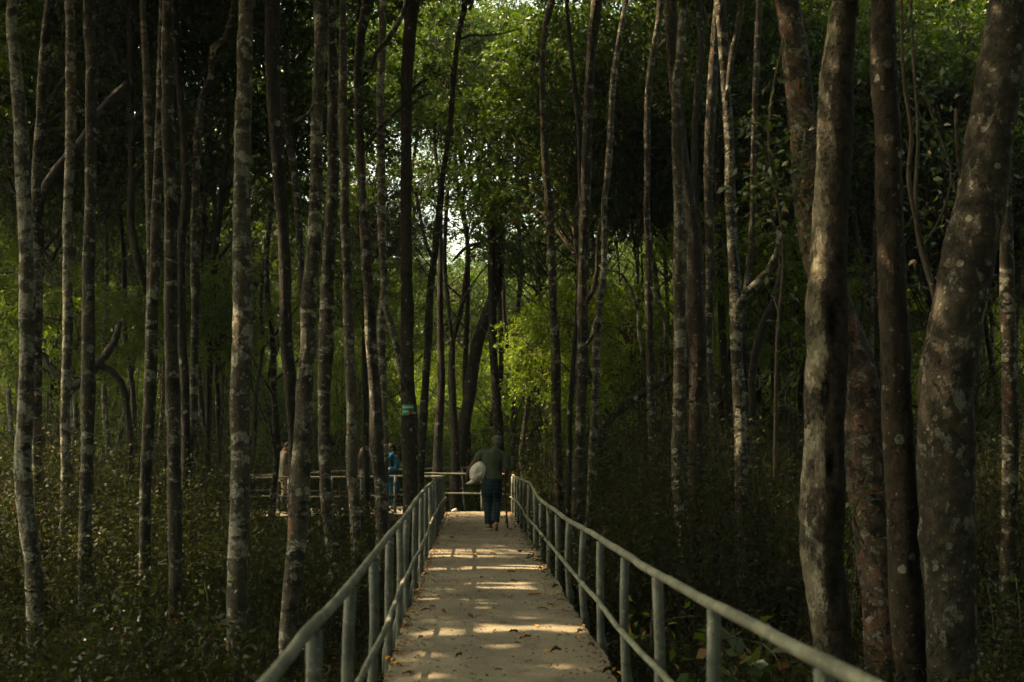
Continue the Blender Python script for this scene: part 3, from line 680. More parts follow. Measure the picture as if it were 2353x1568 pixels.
#BACKGROUND
# saplings and shrubs near the big right trees, built from stems and larger leaves
def leafy_sapling(label, stems, nleaf, ll, seed, name='sapling', mat=None, cat='sapling', tintlo=0.0):
    """stems: list of paths [(px,py,w,Y)...]; leaves along them"""
    g = np.random.default_rng(seed)
    first = P(*stems[0][0][:2], stems[0][0][3])
    org = np.array([first[0], first[1], GZ])
    root = tag(empty(name, tuple(org)), label, cat)
    m = MB(); C = []; D = []; t = []
    for st in stems:
        q = np.array([np.array([*P(x, y, Y), rad(x, y, w, Y)]) for (x, y, w, Y) in st])
        c4 = catmull(list(q), .08)
        V, F = tube(c4[:, :3] - org, np.maximum(.003, c4[:, 3]), 7, .04, seed)
        m.add(V, F)
        path = c4[:, :3] - org
        n = nleaf
        k = g.integers(int(len(path) * .15), len(path), n)
        side = unit(g.normal(0, 1, (n, 3)) * np.array([1, 1, .6]))
        off = g.uniform(.02, .42, (n, 1)) ** 1.1
        C.append(path[k] + side * off); D.append(unit(side + g.normal(0, .5, (n, 3)) + np.array([0, 0, -.15])))
        t.append(g.uniform(tintlo, 1, n))
        for _ in range(max(4, n // 14)):
            i = g.integers(int(len(path) * .15), len(path)); d = unit(g.normal(0, 1, 3) * np.array([1, 1, .5])); L = g.uniform(.2, .45)
            V, F = tube([path[i], path[i] + d * L * .5 + np.array([0, 0, .03]), path[i] + d * L], [.006, .004, .002], 4, closed=False)
            m.add(V, F)
    m.build('stem', STEM, root)
    C = np.concatenate(C); D = np.concatenate(D); n = len(C)
    L = ll * g.uniform(.6, 1.25, n)
    V, F = leaf_quads(C, D, unit(g.normal(0, .7, (n, 3)) + np.array([0, -.25, .8])), L, L * g.uniform(.40, .55, n), .18)
    link('foliage', mesh_np('sapling foliage', V, F, mat or NLEAF, True, None, np.concatenate(t)), root)
    return root

leafy_sapling('pale thin many stemmed sapling between the two thickest right trunks', [
    [(2170, 790, 16, 10.6), (2150, 690, 14, 10.6), (2125, 590, 12, 10.6), (2108, 520, 11, 10.5), (2088, 410, 10, 10.5), (2094, 300, 9, 10.5), (2076, 170, 8, 10.4), (2070, -40, 7, 10.4)],
    [(2172, 795, 12, 10.6), (2152, 700, 10, 10.7), (2112, 560, 9, 10.8), (2104, 450, 9, 10.8), (2110, 300, 8, 10.8), (2100, 150, 7, 10.8), (2090, -40, 6, 10.8)],
    [(2118, 570, 6, 10.6), (2160, 500, 5, 10.7), (2185, 400, 5, 10.8), (2150, 290, 5, 10.9), (2120, 200, 4, 10.9)]], 95, .085, 5)
leafy_sapling('leafy green sapling filling the gap left of the pale weathered trunk', [
    [(1780, 1100, 8, 10.4), (1785, 800, 8, 10.4), (1800, 600, 7, 10.3), (1790, 480, 7, 10.2), (1768, 360, 6, 10.2), (1772, 230, 5, 10.2), (1800, 90, 5, 10.2)],
    [(1800, 580, 5, 10.3), (1770, 490, 5, 10.2), (1740, 420, 4, 10.0)], [(1795, 500, 5, 10.3), (1835, 420, 5, 10.2), (1850, 300, 4, 10.2)],
    [(1790, 460, 5, 10.3), (1760, 340, 4, 10.0), (1720, 270, 3, 9.8)]], 105, .085, 6)
leafy_sapling('small shoot with dark green leaves clinging to the flaky pink tree', [
    [(1985, 1250, 5, 11.0), (1960, 1190, 5, 11.0), (1985, 1120, 4, 10.9), (2005, 1060, 3, 10.9)], [(1965, 1200, 4, 11.0), (1952, 1130, 3, 11.0)]], 26, .085, 7, 'shoot', None, 'shoot')
leafy_sapling('bright leafed bush in the dark gap between the pale and the pink trunks', [
    [(1962, 1500, 6, 12.2), (1960, 1400, 5, 12.2), (1966, 1300, 4, 12.2), (1955, 1240, 3, 12.2)], [(1962, 1440, 5, 12.2), (1985, 1340, 3, 12.3)]], 60, .07, 8, 'bush', LEAF2, 'bush', .4)
leafy_sapling('leafy low bush at the foot of the slim tree by the right edge', [
    [(2290, 1568, 6, 11.5), (2285, 1450, 5, 11.5), (2270, 1340, 4, 11.5)], [(2330, 1568, 6, 11.3), (2345, 1440, 4, 11.3), (2335, 1330, 4, 11.3)], [(2260, 1568, 6, 11.0), (2245, 1480, 4, 11.0)]], 85, .08, 9, 'bush', None, 'bush')
leafy_sapling('pale leafed seedling standing beyond the near lower right rail', [
    [(1498, 1490, 5, 9.6), (1496, 1440, 4, 9.6), (1500, 1408, 3, 9.6)]], 16, .10, 10, 'seedling', LEAF2, 'seedling', .6)
leafy_sapling('broad leafed low plant with a yellowing leaf under the near right handrail', [
    [(1740, 1568, 6, 8.0), (1742, 1520, 4, 8.0), (1752, 1480, 3, 8.0)], [(1700, 1568, 5, 7.8), (1690, 1530, 4, 7.8)]], 26, .13, 11, 'seedling', None, 'seedling')
leafy_sapling('drooping leafed seedling at the lower left, between the fourth and fifth trunks', [
    [(300, 1500, 6, 10.5), (285, 1430, 4, 10.5), (262, 1360, 3, 10.5)], [(300, 1480, 5, 10.5), (320, 1400, 3, 10.5)]], 40, .065, 42, 'seedling', None, 'seedling')
leafy_sapling('broad leafed seedling right of the trunk with the rust red patch', [
    [(470, 1568, 6, 10.8), (468, 1480, 4, 10.8), (480, 1400, 4, 10.8), (470, 1340, 3, 10.8)], [(470, 1500, 5, 10.8), (500, 1430, 3, 10.8)]], 48, .075, 13, 'seedling', None, 'seedling')

# slender background trees (a wood behind and beside the traced ones)
BT_TRUNK = []
for k in range(5):
    g = np.random.default_rng(400 + k)
    h = 10.5
    z = np.linspace(-.15, h, 9)
    x = np.cumsum(g.normal(0, .16, 9)); y = np.cumsum(g.normal(0, .14, 9))
    q = catmull([np.array([x[i] - x[0], y[i] - y[0], z[i], .085 * (1 - .55 * i / 8)]) for i in range(9)], .3)
    V, F = tube(q[:, :3], q[:, 3], 8, .06, 40 + k)
    m = MB().add(V, F)
    for _ in range(9):
        i = int(g.uniform(.2, .92) * len(q)); a = g.uniform(0, 6.28); L = g.uniform(.8, 2.0)
        p0 = q[i, :3]; d = np.array([math.cos(a), math.sin(a), g.uniform(.4, 1.2)])
        c = catmull([p0, p0 + d * L * .45 + np.array([0, 0, -.1]), p0 + d * L], .25)
        V, F = tube(c, np.linspace(.028, .008, len(c)), 5, .04, k)
        m.add(V, F)
    mats = [BARK['lichen'], BARK['mottled'], BARK['dark'], BARK['mottled'], BARK['lichen']][k]
    BT_TRUNK.append((mesh_np('background trunk', m.V, m.F, mats, True), q[-1, :3].copy()))

def in_walk(x, y, pad=.5):
    if y < END + 1 and lat_l(y) - pad < x < lat_r(y) + pad: return True
    if 25.0 < y < 33.0 and x < lat_r(28) + .6: 
        return True
    return False

gb = random.Random(77)
placed = []
def far_tree(x, y, s, crown_dz, cs, label, group, rise=None, low=False):
    k = gb.randrange(5)
    me, top = BT_TRUNK[k]
    r = tag(empty('slender_tree', (x, y, GZ), gb.uniform(0, 6.28)), label, 'tree', group)
    t = link('trunk', me, r); t.scale = (s, s, s * gb.uniform(.92, 1.1) if rise is None else rise)
    sz = t.scale[2]
    dress(r, (top[0] * s, top[1] * s, top[2] * sz + crown_dz), gb.randrange(5), cs, gb.uniform(0, 6.28))
    if low:
        a = gb.uniform(0, 6.28); d = gb.uniform(.2, 1.0)
        dress(r, (top[0] * s * .7 + d * math.cos(a), top[1] * s * .7 + d * math.sin(a), top[2] * sz * gb.uniform(.35, .66)), gb.randrange(3), cs * gb.uniform(.7, 1.1), gb.uniform(0, 6.28), 'low')
    return r

def scatter(n, ylo, yhi, test, minsep, fn, seed, tries=60):
    g = random.Random(seed); c = 0
    for _ in range(n * tries):
        if c >= n: break
        y = ylo + (yhi - ylo) * g.random() ** .8
        x = g.uniform(-1, 1) * (.47 * y + 2.0)
        if not test(x, y): continue
        if any((x - a) ** 2 + (y - b) ** 2 < minsep ** 2 for a, b in placed): continue
        placed.append((x, y)); fn(x, y, g); c += 1

def px_of(x, y, z=3): return proj((x, y, z))[0]
def glade(x, y):
    p = px_of(x, y)
    return 930 < p < 1560
LFAR = 'slender background tree in the dim wood behind the railed side walkway'
# tree bands: denser left and right, an open glade straight ahead
scatter(95, 33.5, 62, lambda x, y: not (glade(x, y) or (y > 37 and 760 < px_of(x, y) < 1000)) and not in_walk(x, y), 1.1,
        lambda x, y, g: far_tree(x, y, g.uniform(.75, 1.25), g.uniform(-1.2, .6), g.uniform(.75, 1.1), LFAR, 'slender background trees', None, True), 1)
scatter(40, 42, 78, lambda x, y: glade(x, y), 1.5,
        lambda x, y, g: far_tree(x, y, (.150 * y + 1.9) / 10.5 * g.uniform(.75, 1.0), g.uniform(-1.0, .0), g.uniform(1.0, 1.35), 'slender hazy tree standing in the open green glade beyond the walkway end', 'hazy glade trees', None, True), 2)
scatter(52, 23, 34, lambda x, y: abs(px_of(x, y) - 1176) > 380 and not in_walk(x, y, .8), 1.2,
        lambda x, y, g: far_tree(x, y, g.uniform(.80, 1.05), g.uniform(.0, .8), g.uniform(1.3, 1.75), 'thin dark mid distance tree among the thicker mottled trunks', 'thin mid distance trees', None, False), 3)

def pole(x, y, g):
    s = g.uniform(.32, .55); h = g.uniform(.75, 1.0)
    r = tag(empty('pole_tree', (x, y, GZ), g.uniform(0, 6.28)), 'very thin dark pole tree among the background stems', 'tree', 'thin pole trees')
    me, top = BT_TRUNK[2 if g.random() < .7 else 1]
    t = link('trunk', me, r); t.scale = (s * 2.0 * .5, s, h)
    dress(r, (top[0] * s, top[1] * s, top[2] * h), gb.randrange(5), g.uniform(.5, .85), g.uniform(0, 6.28))
scatter(130, 24, 56, lambda x, y: not in_walk(x, y, .8) and not (860 < px_of(x, y) < (1290 if y < 31 else 1190)), .8, pole, 9)

# understory: small leafy trees and tall shrubs behind the walkway
UT_STEM = []
for k in range(3):
    g = np.random.default_rng(500 + k); m = MB()
    for s_ in range(4):
        a = g.uniform(0, 6.28); r0 = .12
        q = catmull([np.array([math.cos(a) * r0, math.sin(a) * r0, -.1]), np.array([math.cos(a) * .25, math.sin(a) * .25, .9]) + g.normal(0, .08, 3), np.array([math.cos(a) * .5, math.sin(a) * .5, 1.9]) + g.normal(0, .15, 3)], .25)
        V, F = tube(q, np.linspace(.03, .012, len(q)), 5, .05, k); m.add(V, F)
    UT_STEM.append(mesh_np('understory stem', m.V, m.F, TWIG, True))
def shrub(x, y, s, h, label, group, tall=False):
    r = tag(empty('young_tree' if tall else 'leafy_shrub', (x, y, GZ), gb.uniform(0, 6.28)), label, 'tree' if tall else 'shrub', group)
    k = gb.randrange(3)
    t = link('stem', UT_STEM[k], r); t.scale = (s * (.55 if tall else 1),) * 2 + (h / 1.7,)
    me = USTORY[gb.randrange(3)]
    c = link('foliage', me, r, (0, 0, h)); c.scale = (s, s, s * gb.uniform(.85, 1.2)); c.rotation_euler.z = gb.uniform(0, 6.28)
    return r
scatter(120, 22, 46, lambda x, y: not in_walk(x, y, .9) and not (860 < px_of(x, y) < (1255 if y < 31 else 1170)), 1.1,
        lambda x, y, g: shrub(x, y, g.uniform(.65, 1.05), g.uniform(2.6, 6.4), 'slim leafy young tree filling the dim middle distance between the trunks', 'leafy young trees', True), 12)
placed2, placed = placed, []
scatter(150, 34, 66, lambda x, y: not in_walk(x, y) , 1.0,
        lambda x, y, g: shrub(x, y, g.uniform(.8, 1.4), g.uniform(.9, 3.4) if not glade(x, y) else g.uniform(.7, 2.0) + .03 * max(0, y - 40), 'leafy green shrub of the understory behind the walkway', 'understory shrubs'), 4)
scatter(40, 34, 46, lambda x, y: glade(x, y) and not in_walk(x, y), .9,
        lambda x, y, g: shrub(x, y, g.uniform(.9, 1.4), g.uniform(1.2, 2.6), 'bushy sunlit shrub of the glade just beyond the walkway end', 'sunlit glade shrubs'), 5)
scatter(110, 60, 95, lambda x, y: True, 1.6,
        lambda x, y, g: shrub(x, y, g.uniform(1.4, 2.4), g.uniform(1.6, 5.2), 'pale hazy shrub far back in the wood', 'far hazy shrubs'), 6)
placed = placed2

# the wood far behind, read as one mass
def far_wood():
    g = np.random.default_rng(901); n = 150000
    cx = g.uniform(-70, 70, 420); cy = g.uniform(98, 135, 420); cz = g.uniform(0, 12.5, 420) * (.85 + .25 * np.sin(cx * .21))
    k = g.integers(0, 420, n)
    C = np.stack([cx[k], cy[k], cz[k] + GZ], 1) + g.normal(0, 1, (n, 3)) * np.array([1.9, 1.9, 1.25])
    D = unit(g.normal(0, 1, (n, 3))); L = g.uniform(.22, .42, n)
    V, F = leaf_quads(C, D, unit(g.normal(0, .8, (n, 3)) + np.array([0, 0, .7])), L, L * .6)
    tag(link('distant_forest', mesh_np('distant forest', V, F, LEAF, True, None, g.uniform(0, .96, n))), kind='stuff')
far_wood()

SUN_EL, SUN_AZ = 54.0, -80.0          # azimuth from +y, clockwise positive: the sun stands to the left
def sun_holes():
    """gaps in the roof of leaves through which the sun reaches the walkway: strips (x0, x1, y0, y1) on the ground"""
    zz = lambda x, y: G((1500 + x / 1.8892) / 1.7408, (1900 + y / 1.8892) / 1.7408)
    out = []
    for x0, x1, ya, yb in [(395, 1230, 556, 596), (400, 700, 602, 618), (690, 1225, 596, 626), (380, 780, 706, 718), (700, 1290, 682, 712), (690, 1300, 812, 826), (770, 1190, 836, 868), (500, 640, 838, 858),
                           (230, 480, 905, 948), (680, 1010, 950, 972), (740, 860, 998, 1010), (150, 640, 1183, 1214), (480, 900, 1160, 1186), (820, 1600, 1128, 1190), (260, 430, 1335, 1372), (90, 400, 1380, 1412),
                           (840, 1200, 525, 548), (960, 1110, 440, 458), (530, 800, 378, 391), (540, 650, 350, 358), (535, 660, 318, 329), (840, 1090, 378, 392), (1000, 1120, 375, 386), (900, 1500, 1285, 1305),
                           (500, 640, 1062, 1082), (1430, 1580, 1165, 1195), (280, 430, 1285, 1300), (300, 900, 1500, 1530), (1000, 1500, 1440, 1462)]:
        a, b, c, d = zz(x0, (ya + yb) / 2), zz(x1, (ya + yb) / 2), zz((x0 + x1) / 2, yb), zz((x0 + x1) / 2, ya)
        out.append((a[0], b[0], c[1], d[1]))
    return out
HOLES = sun_holes()
def shades(C, g):
    e, a = R(SUN_EL), R(SUN_AZ)
    t = C[:, 2] / math.tan(e)
    x = C[:, 0] - math.sin(a) * t; y = C[:, 1] - math.cos(a) * t
    keep = np.ones(len(C), bool)
    for (x0, x1, y0, y1) in HOLES:
        j = -.01 + .05 * np.sin(x * 5 + y0 * 3) + .04 * np.sin(x * 13 + y0)
        keep &= ~((x > x0 - .05) & (x < x1 + .05) & (y > y0 - j) & (y < y1 + j) & (C[:, 2] > 6))
    return keep

def canopy_and_shade_leaves():
    g = np.random.default_rng(77); C = []; Lf = []
    def fill(n, clumps, lo, hi, spread, size, test=None):
        c = g.uniform(0, 1, (clumps, 3)) * (np.array(hi) - np.array(lo)) + np.array(lo)
        if test is not None: c = c[test(c)]
        k = g.integers(0, len(c), n)
        C.append(c[k] + g.normal(0, 1, (n, 3)) * np.array(spread)); Lf.append(g.uniform(.6, 1.3, n) * size)
    fill(240000, 480, (-20, -22, -.5), (22, -6, 12.5), (.8, .8, .7), .20)                      # unseen leaves behind the viewer, added to block the front skylight
    fill(150000, 360, (7, -6, -.5), (26, 19, 12.5), (.8, .8, .7), .20, lambda c: c[:, 0] > .47 * c[:, 1] + 3.5)     # unseen leaves on the right, added to keep skylight off that side
    fill(60000, 260, (-24, 1, -1.0), (-2.5, 32, 1.7), (.7, .7, .35), .16, lambda c: c[:, 0] < -.47 * c[:, 1] - 2.6)   # low unseen leaves to the left, added to shade the undergrowth
    fill(250000, 330, (-16, -9, 9.4), (9, 15.5, 12.8), (1.35, .30, .3), .15)  # unseen roof leaves, added here and below to shade the walkway
    fill(110000, 9000, (-16, -9, 9.4), (9, 15.5, 12.8), (.3, .2, .2), .15)
    fill(110000, 11000, (-12.5, 3, 9.4), (-4, 15.5, 12.8), (.3, .2, .2), .14)

    C0, L0 = C, Lf; C, Lf = [], []
    fill(190000, 250, (-18, 15, 10.1), (8, 30, 13.2), (1.1, .42, .32), .088)
    fill(130000, 12000, (-11.5, 15, 10.2), (-5.5, 28, 13.2), (.3, .3, .3), .11)  # extra canopy leaves added to keep the walkway in shade
    fill(120000, 130, (-4.0, 34, 12.6), (13, 48, 14.6), (1.1, .42, .32), .088)  # high leaves added to shade the crowns below them
    Cc = np.concatenate(C); Lc = np.concatenate(Lf); kp = shades(Cc, g) & ~((Cc[:, 1] > 21.5 + .8 * np.sin(Cc[:, 0])) & (Cc[:, 0] > -2.0)); Cc, Lc = Cc[kp], Lc[kp]; m = len(Cc)
    V, F = leaf_quads(Cc, unit(g.normal(0, 1, (m, 3))), unit(g.normal(0, .7, (m, 3)) + np.array([0, 0, .8])), Lc, Lc * .5)
    tag(link('leaf_canopy', mesh_np('leaf canopy', V, F, LEAF, True, None, g.uniform(0, .96, m))), kind='stuff')
    C, Lf = C0, L0
    C = np.concatenate(C); L = np.concatenate(Lf); kp = shades(C, g); C, L = C[kp], L[kp]; n = len(C)
    V, F = leaf_quads(C, unit(g.normal(0, 1, (n, 3))), unit(g.normal(0, .7, (n, 3)) + np.array([0, 0, .8])), L, L * .5)
    tag(link('unseen_shade_leaves', mesh_np('unseen shade leaves', V, F, LEAF, True, None, g.uniform(0, .96, n))), kind='stuff')  # leaf masses out of view, added to hold back skylight and sun
canopy_and_shade_leaves()

# trees whose leafy heads close the view above the walkway end
HEAD = 'thin tree with a dark leafy head closing the view above the walkway end'
for (px, y, s, dz) in [(880, 33.2, 1.15, 1.3), (955, 33.6, 1.15, 1.3), (1050, 34.2, 1.17, 1.3), (1135, 34.6, 1.17, 1.3), (1205, 33.4, 1.15, 1.2), (1215, 31, .98, .2), (1255, 33, .86, -.6), (1310, 25.5, .92, .1), (1400, 27, .95, .1), 
                       (1550, 28, .95, .2), (1725, 27, .95, .2), (1790, 23, .82, .2), (1330, 37, 1.1, .6),
                       (1350, 32, 1.05, .6), (1520, 26, .98, .6), (1760, 31, 1.05, .5), (1900, 27, 1.0, .3), (2000, 24, .95, .3)]:
    q = P(px, 900, y)
    r = far_tree(q[0], y, s, dz, gb.uniform(1.15, 1.5), HEAD, 'leafy headed trees above the walkway end')

# ------------------------------------------------------------------ undergrowth
def undergrowth():
    g = np.random.default_rng(611)
    Cs, Ds, Ls, Ts = [], [], [], []
    st = MB()
    n = 0
    for _ in range(22000):
        if n > 5200: break
        y = 5.0 + 31 * g.random() ** .75
        x = g.uniform(-1, 1) * (.45 * y + 1.0)
        if y < END + .8 and lat_l(y) - .28 < x < lat_r(y) + .28: continue
        fr = P(1015, 1170, 0)[0] if False else None
        if x < lat_r(28) and 25.3 < y < 32.0: continue
        clump = .5 + .5 * math.sin(x * 1.1 + 2 * math.sin(y * .45)) * math.cos(y * .8 + x * .3)
        if g.random() > .35 + .65 * clump: continue
        n += 1
        edge = min(abs(x - lat_l(y)), abs(x - lat_r(y)))
        h = g.uniform(.35, 1.1) + clump * g.uniform(.2, 1.1) + .028 * y
        if y > 12 and x > 0: h += g.uniform(.2, 1.4)
        if y > 14 and x < -6: h += g.uniform(0, .7)
        if y < 13: h *= .62
        if y < 13 and g.random() < .3: continue
        if edge < .9: h *= .65
        if 17 < y < 26 and x < 0:
            q = px_of(x, y, .5)
            h = min(h, 1.0) if 615 < q < 685 or 855 < q < 1000 else min(h + .2, 1.65) if q > 560 else h + .35
        for s_ in range(g.integers(2, 5)):
            a = g.uniform(0, 6.28); sp = g.uniform(.05, .35) * h
            b0 = np.array([x + g.normal(0, .12), y + g.normal(0, .12), GZ - .02])
            tip = b0 + np.array([math.cos(a) * sp, math.sin(a) * sp, h * g.uniform(.75, 1.1)])
            mid = (b0 + tip) / 2 + g.normal(0, .05, 3)
            V, F = tube([b0, mid, tip], [.008, .006, .003], 3, closed=False); st.add(V, F, 1)
            k = int(g.integers(16, 34) * (.7 + .5 * h))
            t = g.uniform(.25, 1.0, k)
            pth = (b0 * ((1 - t) ** 2)[:, None] + 2 * mid * (t * (1 - t))[:, None] + tip * (t ** 2)[:, None])
            sd = unit(g.normal(0, 1, (k, 3)) * np.array([1, 1, .55]))
            Cs.append(pth + sd * g.uniform(.01, .26, (k, 1))); Ds.append(unit(sd + np.array([0, 0, -.1]) + g.normal(0, .35, (k, 3))))
            Ls.append(g.uniform(.045, .10, k)); Ts.append(np.clip(g.uniform(0, .6) + g.uniform(0, .4, k), 0, 1))
    C = np.concatenate(Cs); D = np.concatenate(Ds); L = np.concatenate(Ls); t = np.concatenate(Ts); m = len(C)
    V, F = leaf_quads(C, D, unit(g.normal(0, .6, (m, 3)) + np.array([0, 0, .85])), L, L * g.uniform(.34, .5, m), .2)
    sv = np.array(st.V); sf = np.array(st.F) + len(V)
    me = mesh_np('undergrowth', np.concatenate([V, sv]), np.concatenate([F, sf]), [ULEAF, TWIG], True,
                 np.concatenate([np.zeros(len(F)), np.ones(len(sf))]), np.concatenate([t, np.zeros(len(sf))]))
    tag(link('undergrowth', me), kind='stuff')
    print('undergrowth leaves', m)
undergrowth()

# dead leaves on the mud
def litter_ground():
    g = np.random.default_rng(71); n = 42000
    y = 4.5 + 30 * g.random(n) ** .8; x = g.uniform(-1, 1, n) * (.45 * y + 1)
    ok = ~((y < END + .5) & (x > lat_l(y) - .1) & (x < lat_r(y) + .1)); x, y = x[ok], y[ok]; n = len(x)
    z = GZ + .10 * np.sin(x * .9 + 1.3 * np.sin(y * .5)) * np.cos(y * .7) + .06 * np.sin(x * 2.7 + y * 1.9) + g.uniform(.012, .07, n)
    C = np.stack([x, y, z], 1); a = g.uniform(0, 6.28, n)
    D = unit(np.stack([np.cos(a), np.sin(a), g.normal(0, .25, n)], 1)); L = g.uniform(.05, .11, n)
    V, F = leaf_quads(C, D, unit(g.normal(0, .3, (n, 3)) + np.array([0, 0, 1])), L, L * .45, .3)
    m = leaf_mat('dead leaf', (.065, .032, .014), (.19, .10, .042), (.20, .09, .02), (.26, .16, .07), .7, .12, .8, .3)
    tag(link('leaf_litter', mesh_np('leaf litter', V, F, m, True, None, g.uniform(0, 1, n))), kind='stuff')
litter_ground()

# ------------------------------------------------------------------ fallen leaves on the walkway
def leaf_one(name, col, seed, curl):
    g = np.random.default_rng(seed); V = []; F = []
    n = 7
    for i in range(n):
        t = i / (n - 1); w = .5 * math.sin(math.pi * min(1, t * .96 + .03)) ** .8 * (.42 if i not in (0, n - 1) else .06)
        zc = .10 * math.sin(t * 3.0) * curl
        x = (t - .5)
        V += [(x, -w, zc + .16 * curl * (1 + .3 * g.normal())), (x, 0, zc + .02), (x, w, zc + .16 * curl * (1 + .3 * g.normal()))]
    for i in range(n - 1):
        for k in range(2): F.append((i * 3 + k, (i + 1) * 3 + k, (i + 1) * 3 + k + 1, i * 3 + k + 1))
    V += [(-.72, .02, .02), (-.72, -.02, .03)]; F.append((len(V) - 2, len(V) - 1, 0, 1))
    return mesh_np(name, V, F, col, True)
YEL = simple('yellow leaf', (.50, .27, .025), .6, .3, 30); ORA = simple('orange brown leaf', (.34, .14, .03), .7, .3, 30)
BRO = simple('brown leaf', (.085, .045, .022), .8, .4, 30); GRE = simple('green leaf', (.05, .13, .02), .5, .3, 30)
KINDS = {'y': ([leaf_one('yellow leaf', YEL, k, .6 + .5 * k) for k in range(2)], 'yellow fallen leaf lying on the pale walkway', 'yellow fallen leaves'),
         'o': ([leaf_one('orange leaf', ORA, 5 + k, .7 + .6 * k) for k in range(2)], 'orange brown curled leaf lying on the pale walkway', 'orange brown fallen leaves'),
         'b': ([leaf_one('brown leaf', BRO, 9 + k, 1.0 + .6 * k) for k in range(3)], 'small dark brown dead leaf lying on the pale walkway', 'dark brown dead leaves'),
         'g': ([leaf_one('green leaf', GRE, 14 + k, .6) for k in range(2)], 'small green leaf dropped on the pale walkway', 'green dropped leaves')}
gl = random.Random(5)
def drop(kind, px, py, s):
    ms, lab, grp = KINDS[kind]
    p = G(px, py)
    o = link('fallen_leaf', gl.choice(ms), None, (p[0], p[1], .004))
    s *= .72; o.scale = (s, s, s * gl.uniform(.7, 1.3)); o.rotation_euler = (gl.uniform(-.15, .15), gl.uniform(-.1, .1), gl.uniform(0, 6.28))
    tag(o, lab, 'leaf', grp)
Z = lambda x, y: ((1500 + x / 1.8892) / 1.7408, (1900 + y / 1.8892) / 1.7408)
for kind, x, y, s in [('y', 95, 1408, .12), ('y', 165, 1440, .14), ('y', 95, 1305, .10), ('y', 232, 1295, .08), ('o', 245, 1512, .11), ('b', 405, 1500, .09), ('y', 330, 880, .15), ('o', 310, 825, .15),
                      ('y', 372, 660, .13), ('o', 180, 1130, .12), ('o', 1020, 932, .14), ('o', 1210, 912, .18), ('o', 1265, 1018, .13), ('o', 1140, 1240, .12), ('y', 1220, 1150, .12), ('o', 1530, 1255, .12),
                      ('y', 1835, 1505, .11), ('g', 1665, 1495, .07), ('g', 1640, 1355, .06), ('g', 712, 1352, .06), ('b', 1370, 1342, .10), ('g', 1395, 1335, .06), ('g', 935, 1098, .07), ('g', 965, 1115, .06),
                      ('b', 720, 1082, .08), ('b', 390, 1032, .12), ('o', 670, 905, .09), ('g', 550, 1052, .07), ('b', 520, 1050, .08), ('b', 1030, 740, .11), ('b', 805, 783, .09), ('b', 1042, 808, .09), ('g', 885, 1078, .06),
                      ('y', 890, 602, .12), ('y', 632, 736, .09), ('y', 745, 615, .13), ('o', 1160, 533, .10), ('o', 1415, 1035, .12), ('y', 1375, 912, .10), ('y', 1325, 908, .09), ('b', 315, 1070, .09), ('b', 1050, 1198, .09),
                      ('b', 905, 1185, .08), ('o', 1385, 1215, .08), ('b', 935, 1480, .06), ('o', 1325, 1460, .07), ('b', 1760, 1500, .10), ('o', 1550, 1198, .09), ('b', 345, 1240, .07), ('b', 635, 1378, .08), ('b', 690, 455, .08), ('g', 588, 1245, .05),
                      ('o', 1060, 408, .12), ('y', 545, 322, .09), ('o', 1015, 292, .14), ('y', 470, 385, .08), ('b', 1075, 1278, .07), ('b', 1500, 1345, .06)]:
    drop(kind, *Z(x, y), s)
for _ in range(150):                                   # drifts along both edges
    y = 8 + 20 * gl.random(); left = gl.random() < .6
    d = gl.random() ** 2.2 * .42 + .02
    x = lat_l(y) + d if left else lat_r(y) - d
    ms, lab, grp = KINDS[gl.choices('yobg', (.25, .35, .34, .06))[0]]
    o = link('fallen_leaf', gl.choice(ms), None, (x, y, .004)); s = gl.uniform(.025, .065)
    o.scale = (s, s, s); o.rotation_euler = (gl.uniform(-.2, .2), gl.uniform(-.2, .2), gl.uniform(0, 6.28)); tag(o, lab, 'leaf', grp)

def crumbs():
    g = np.random.default_rng(83); n = 5200
    y = 7.5 + 21 * g.random(n); left = g.random(n) < .58
    d = g.random(n) ** 3.2 * .75 + .0
    x = np.where(left, lat_l(y) + .03 + d, lat_r(y) - .03 - d)
    C = np.stack([x, y, g.uniform(.003, .010, n)], 1); a = g.uniform(0, 6.28, n)
    D = unit(np.stack([np.cos(a), np.sin(a), g.normal(0, .1, n)], 1)); L = g.uniform(.010, .038, n)
    V, F = leaf_quads(C, D, unit(g.normal(0, .25, (n, 3)) + np.array([0, 0, 1])), L, L * .5, .3)
    tag(link('crumbled_leaf_debris', mesh_np('leaf debris', V, F, bpy.data.materials['dead leaf'], True, None, g.uniform(0, 1, n))), kind='stuff')
crumbs()
# white scrap at the far left corner of the walkway
p = G(1045, 1177)
m = MB(); V, F = tube([(-.07, 0, .03), (-.03, .01, .045), (.03, 0, .05), (.07, .01, .03)], [.012, .036, .045, .02], 8, .25, 4); m.add(V, F)
tag(m.build('litter_scrap', simple('white scrap', (.62, .60, .54), .6, .1, 40), None, True, (p[0], 28.2, 0)), 'crumpled white scrap lying at the far end of the walkway', 'litter')

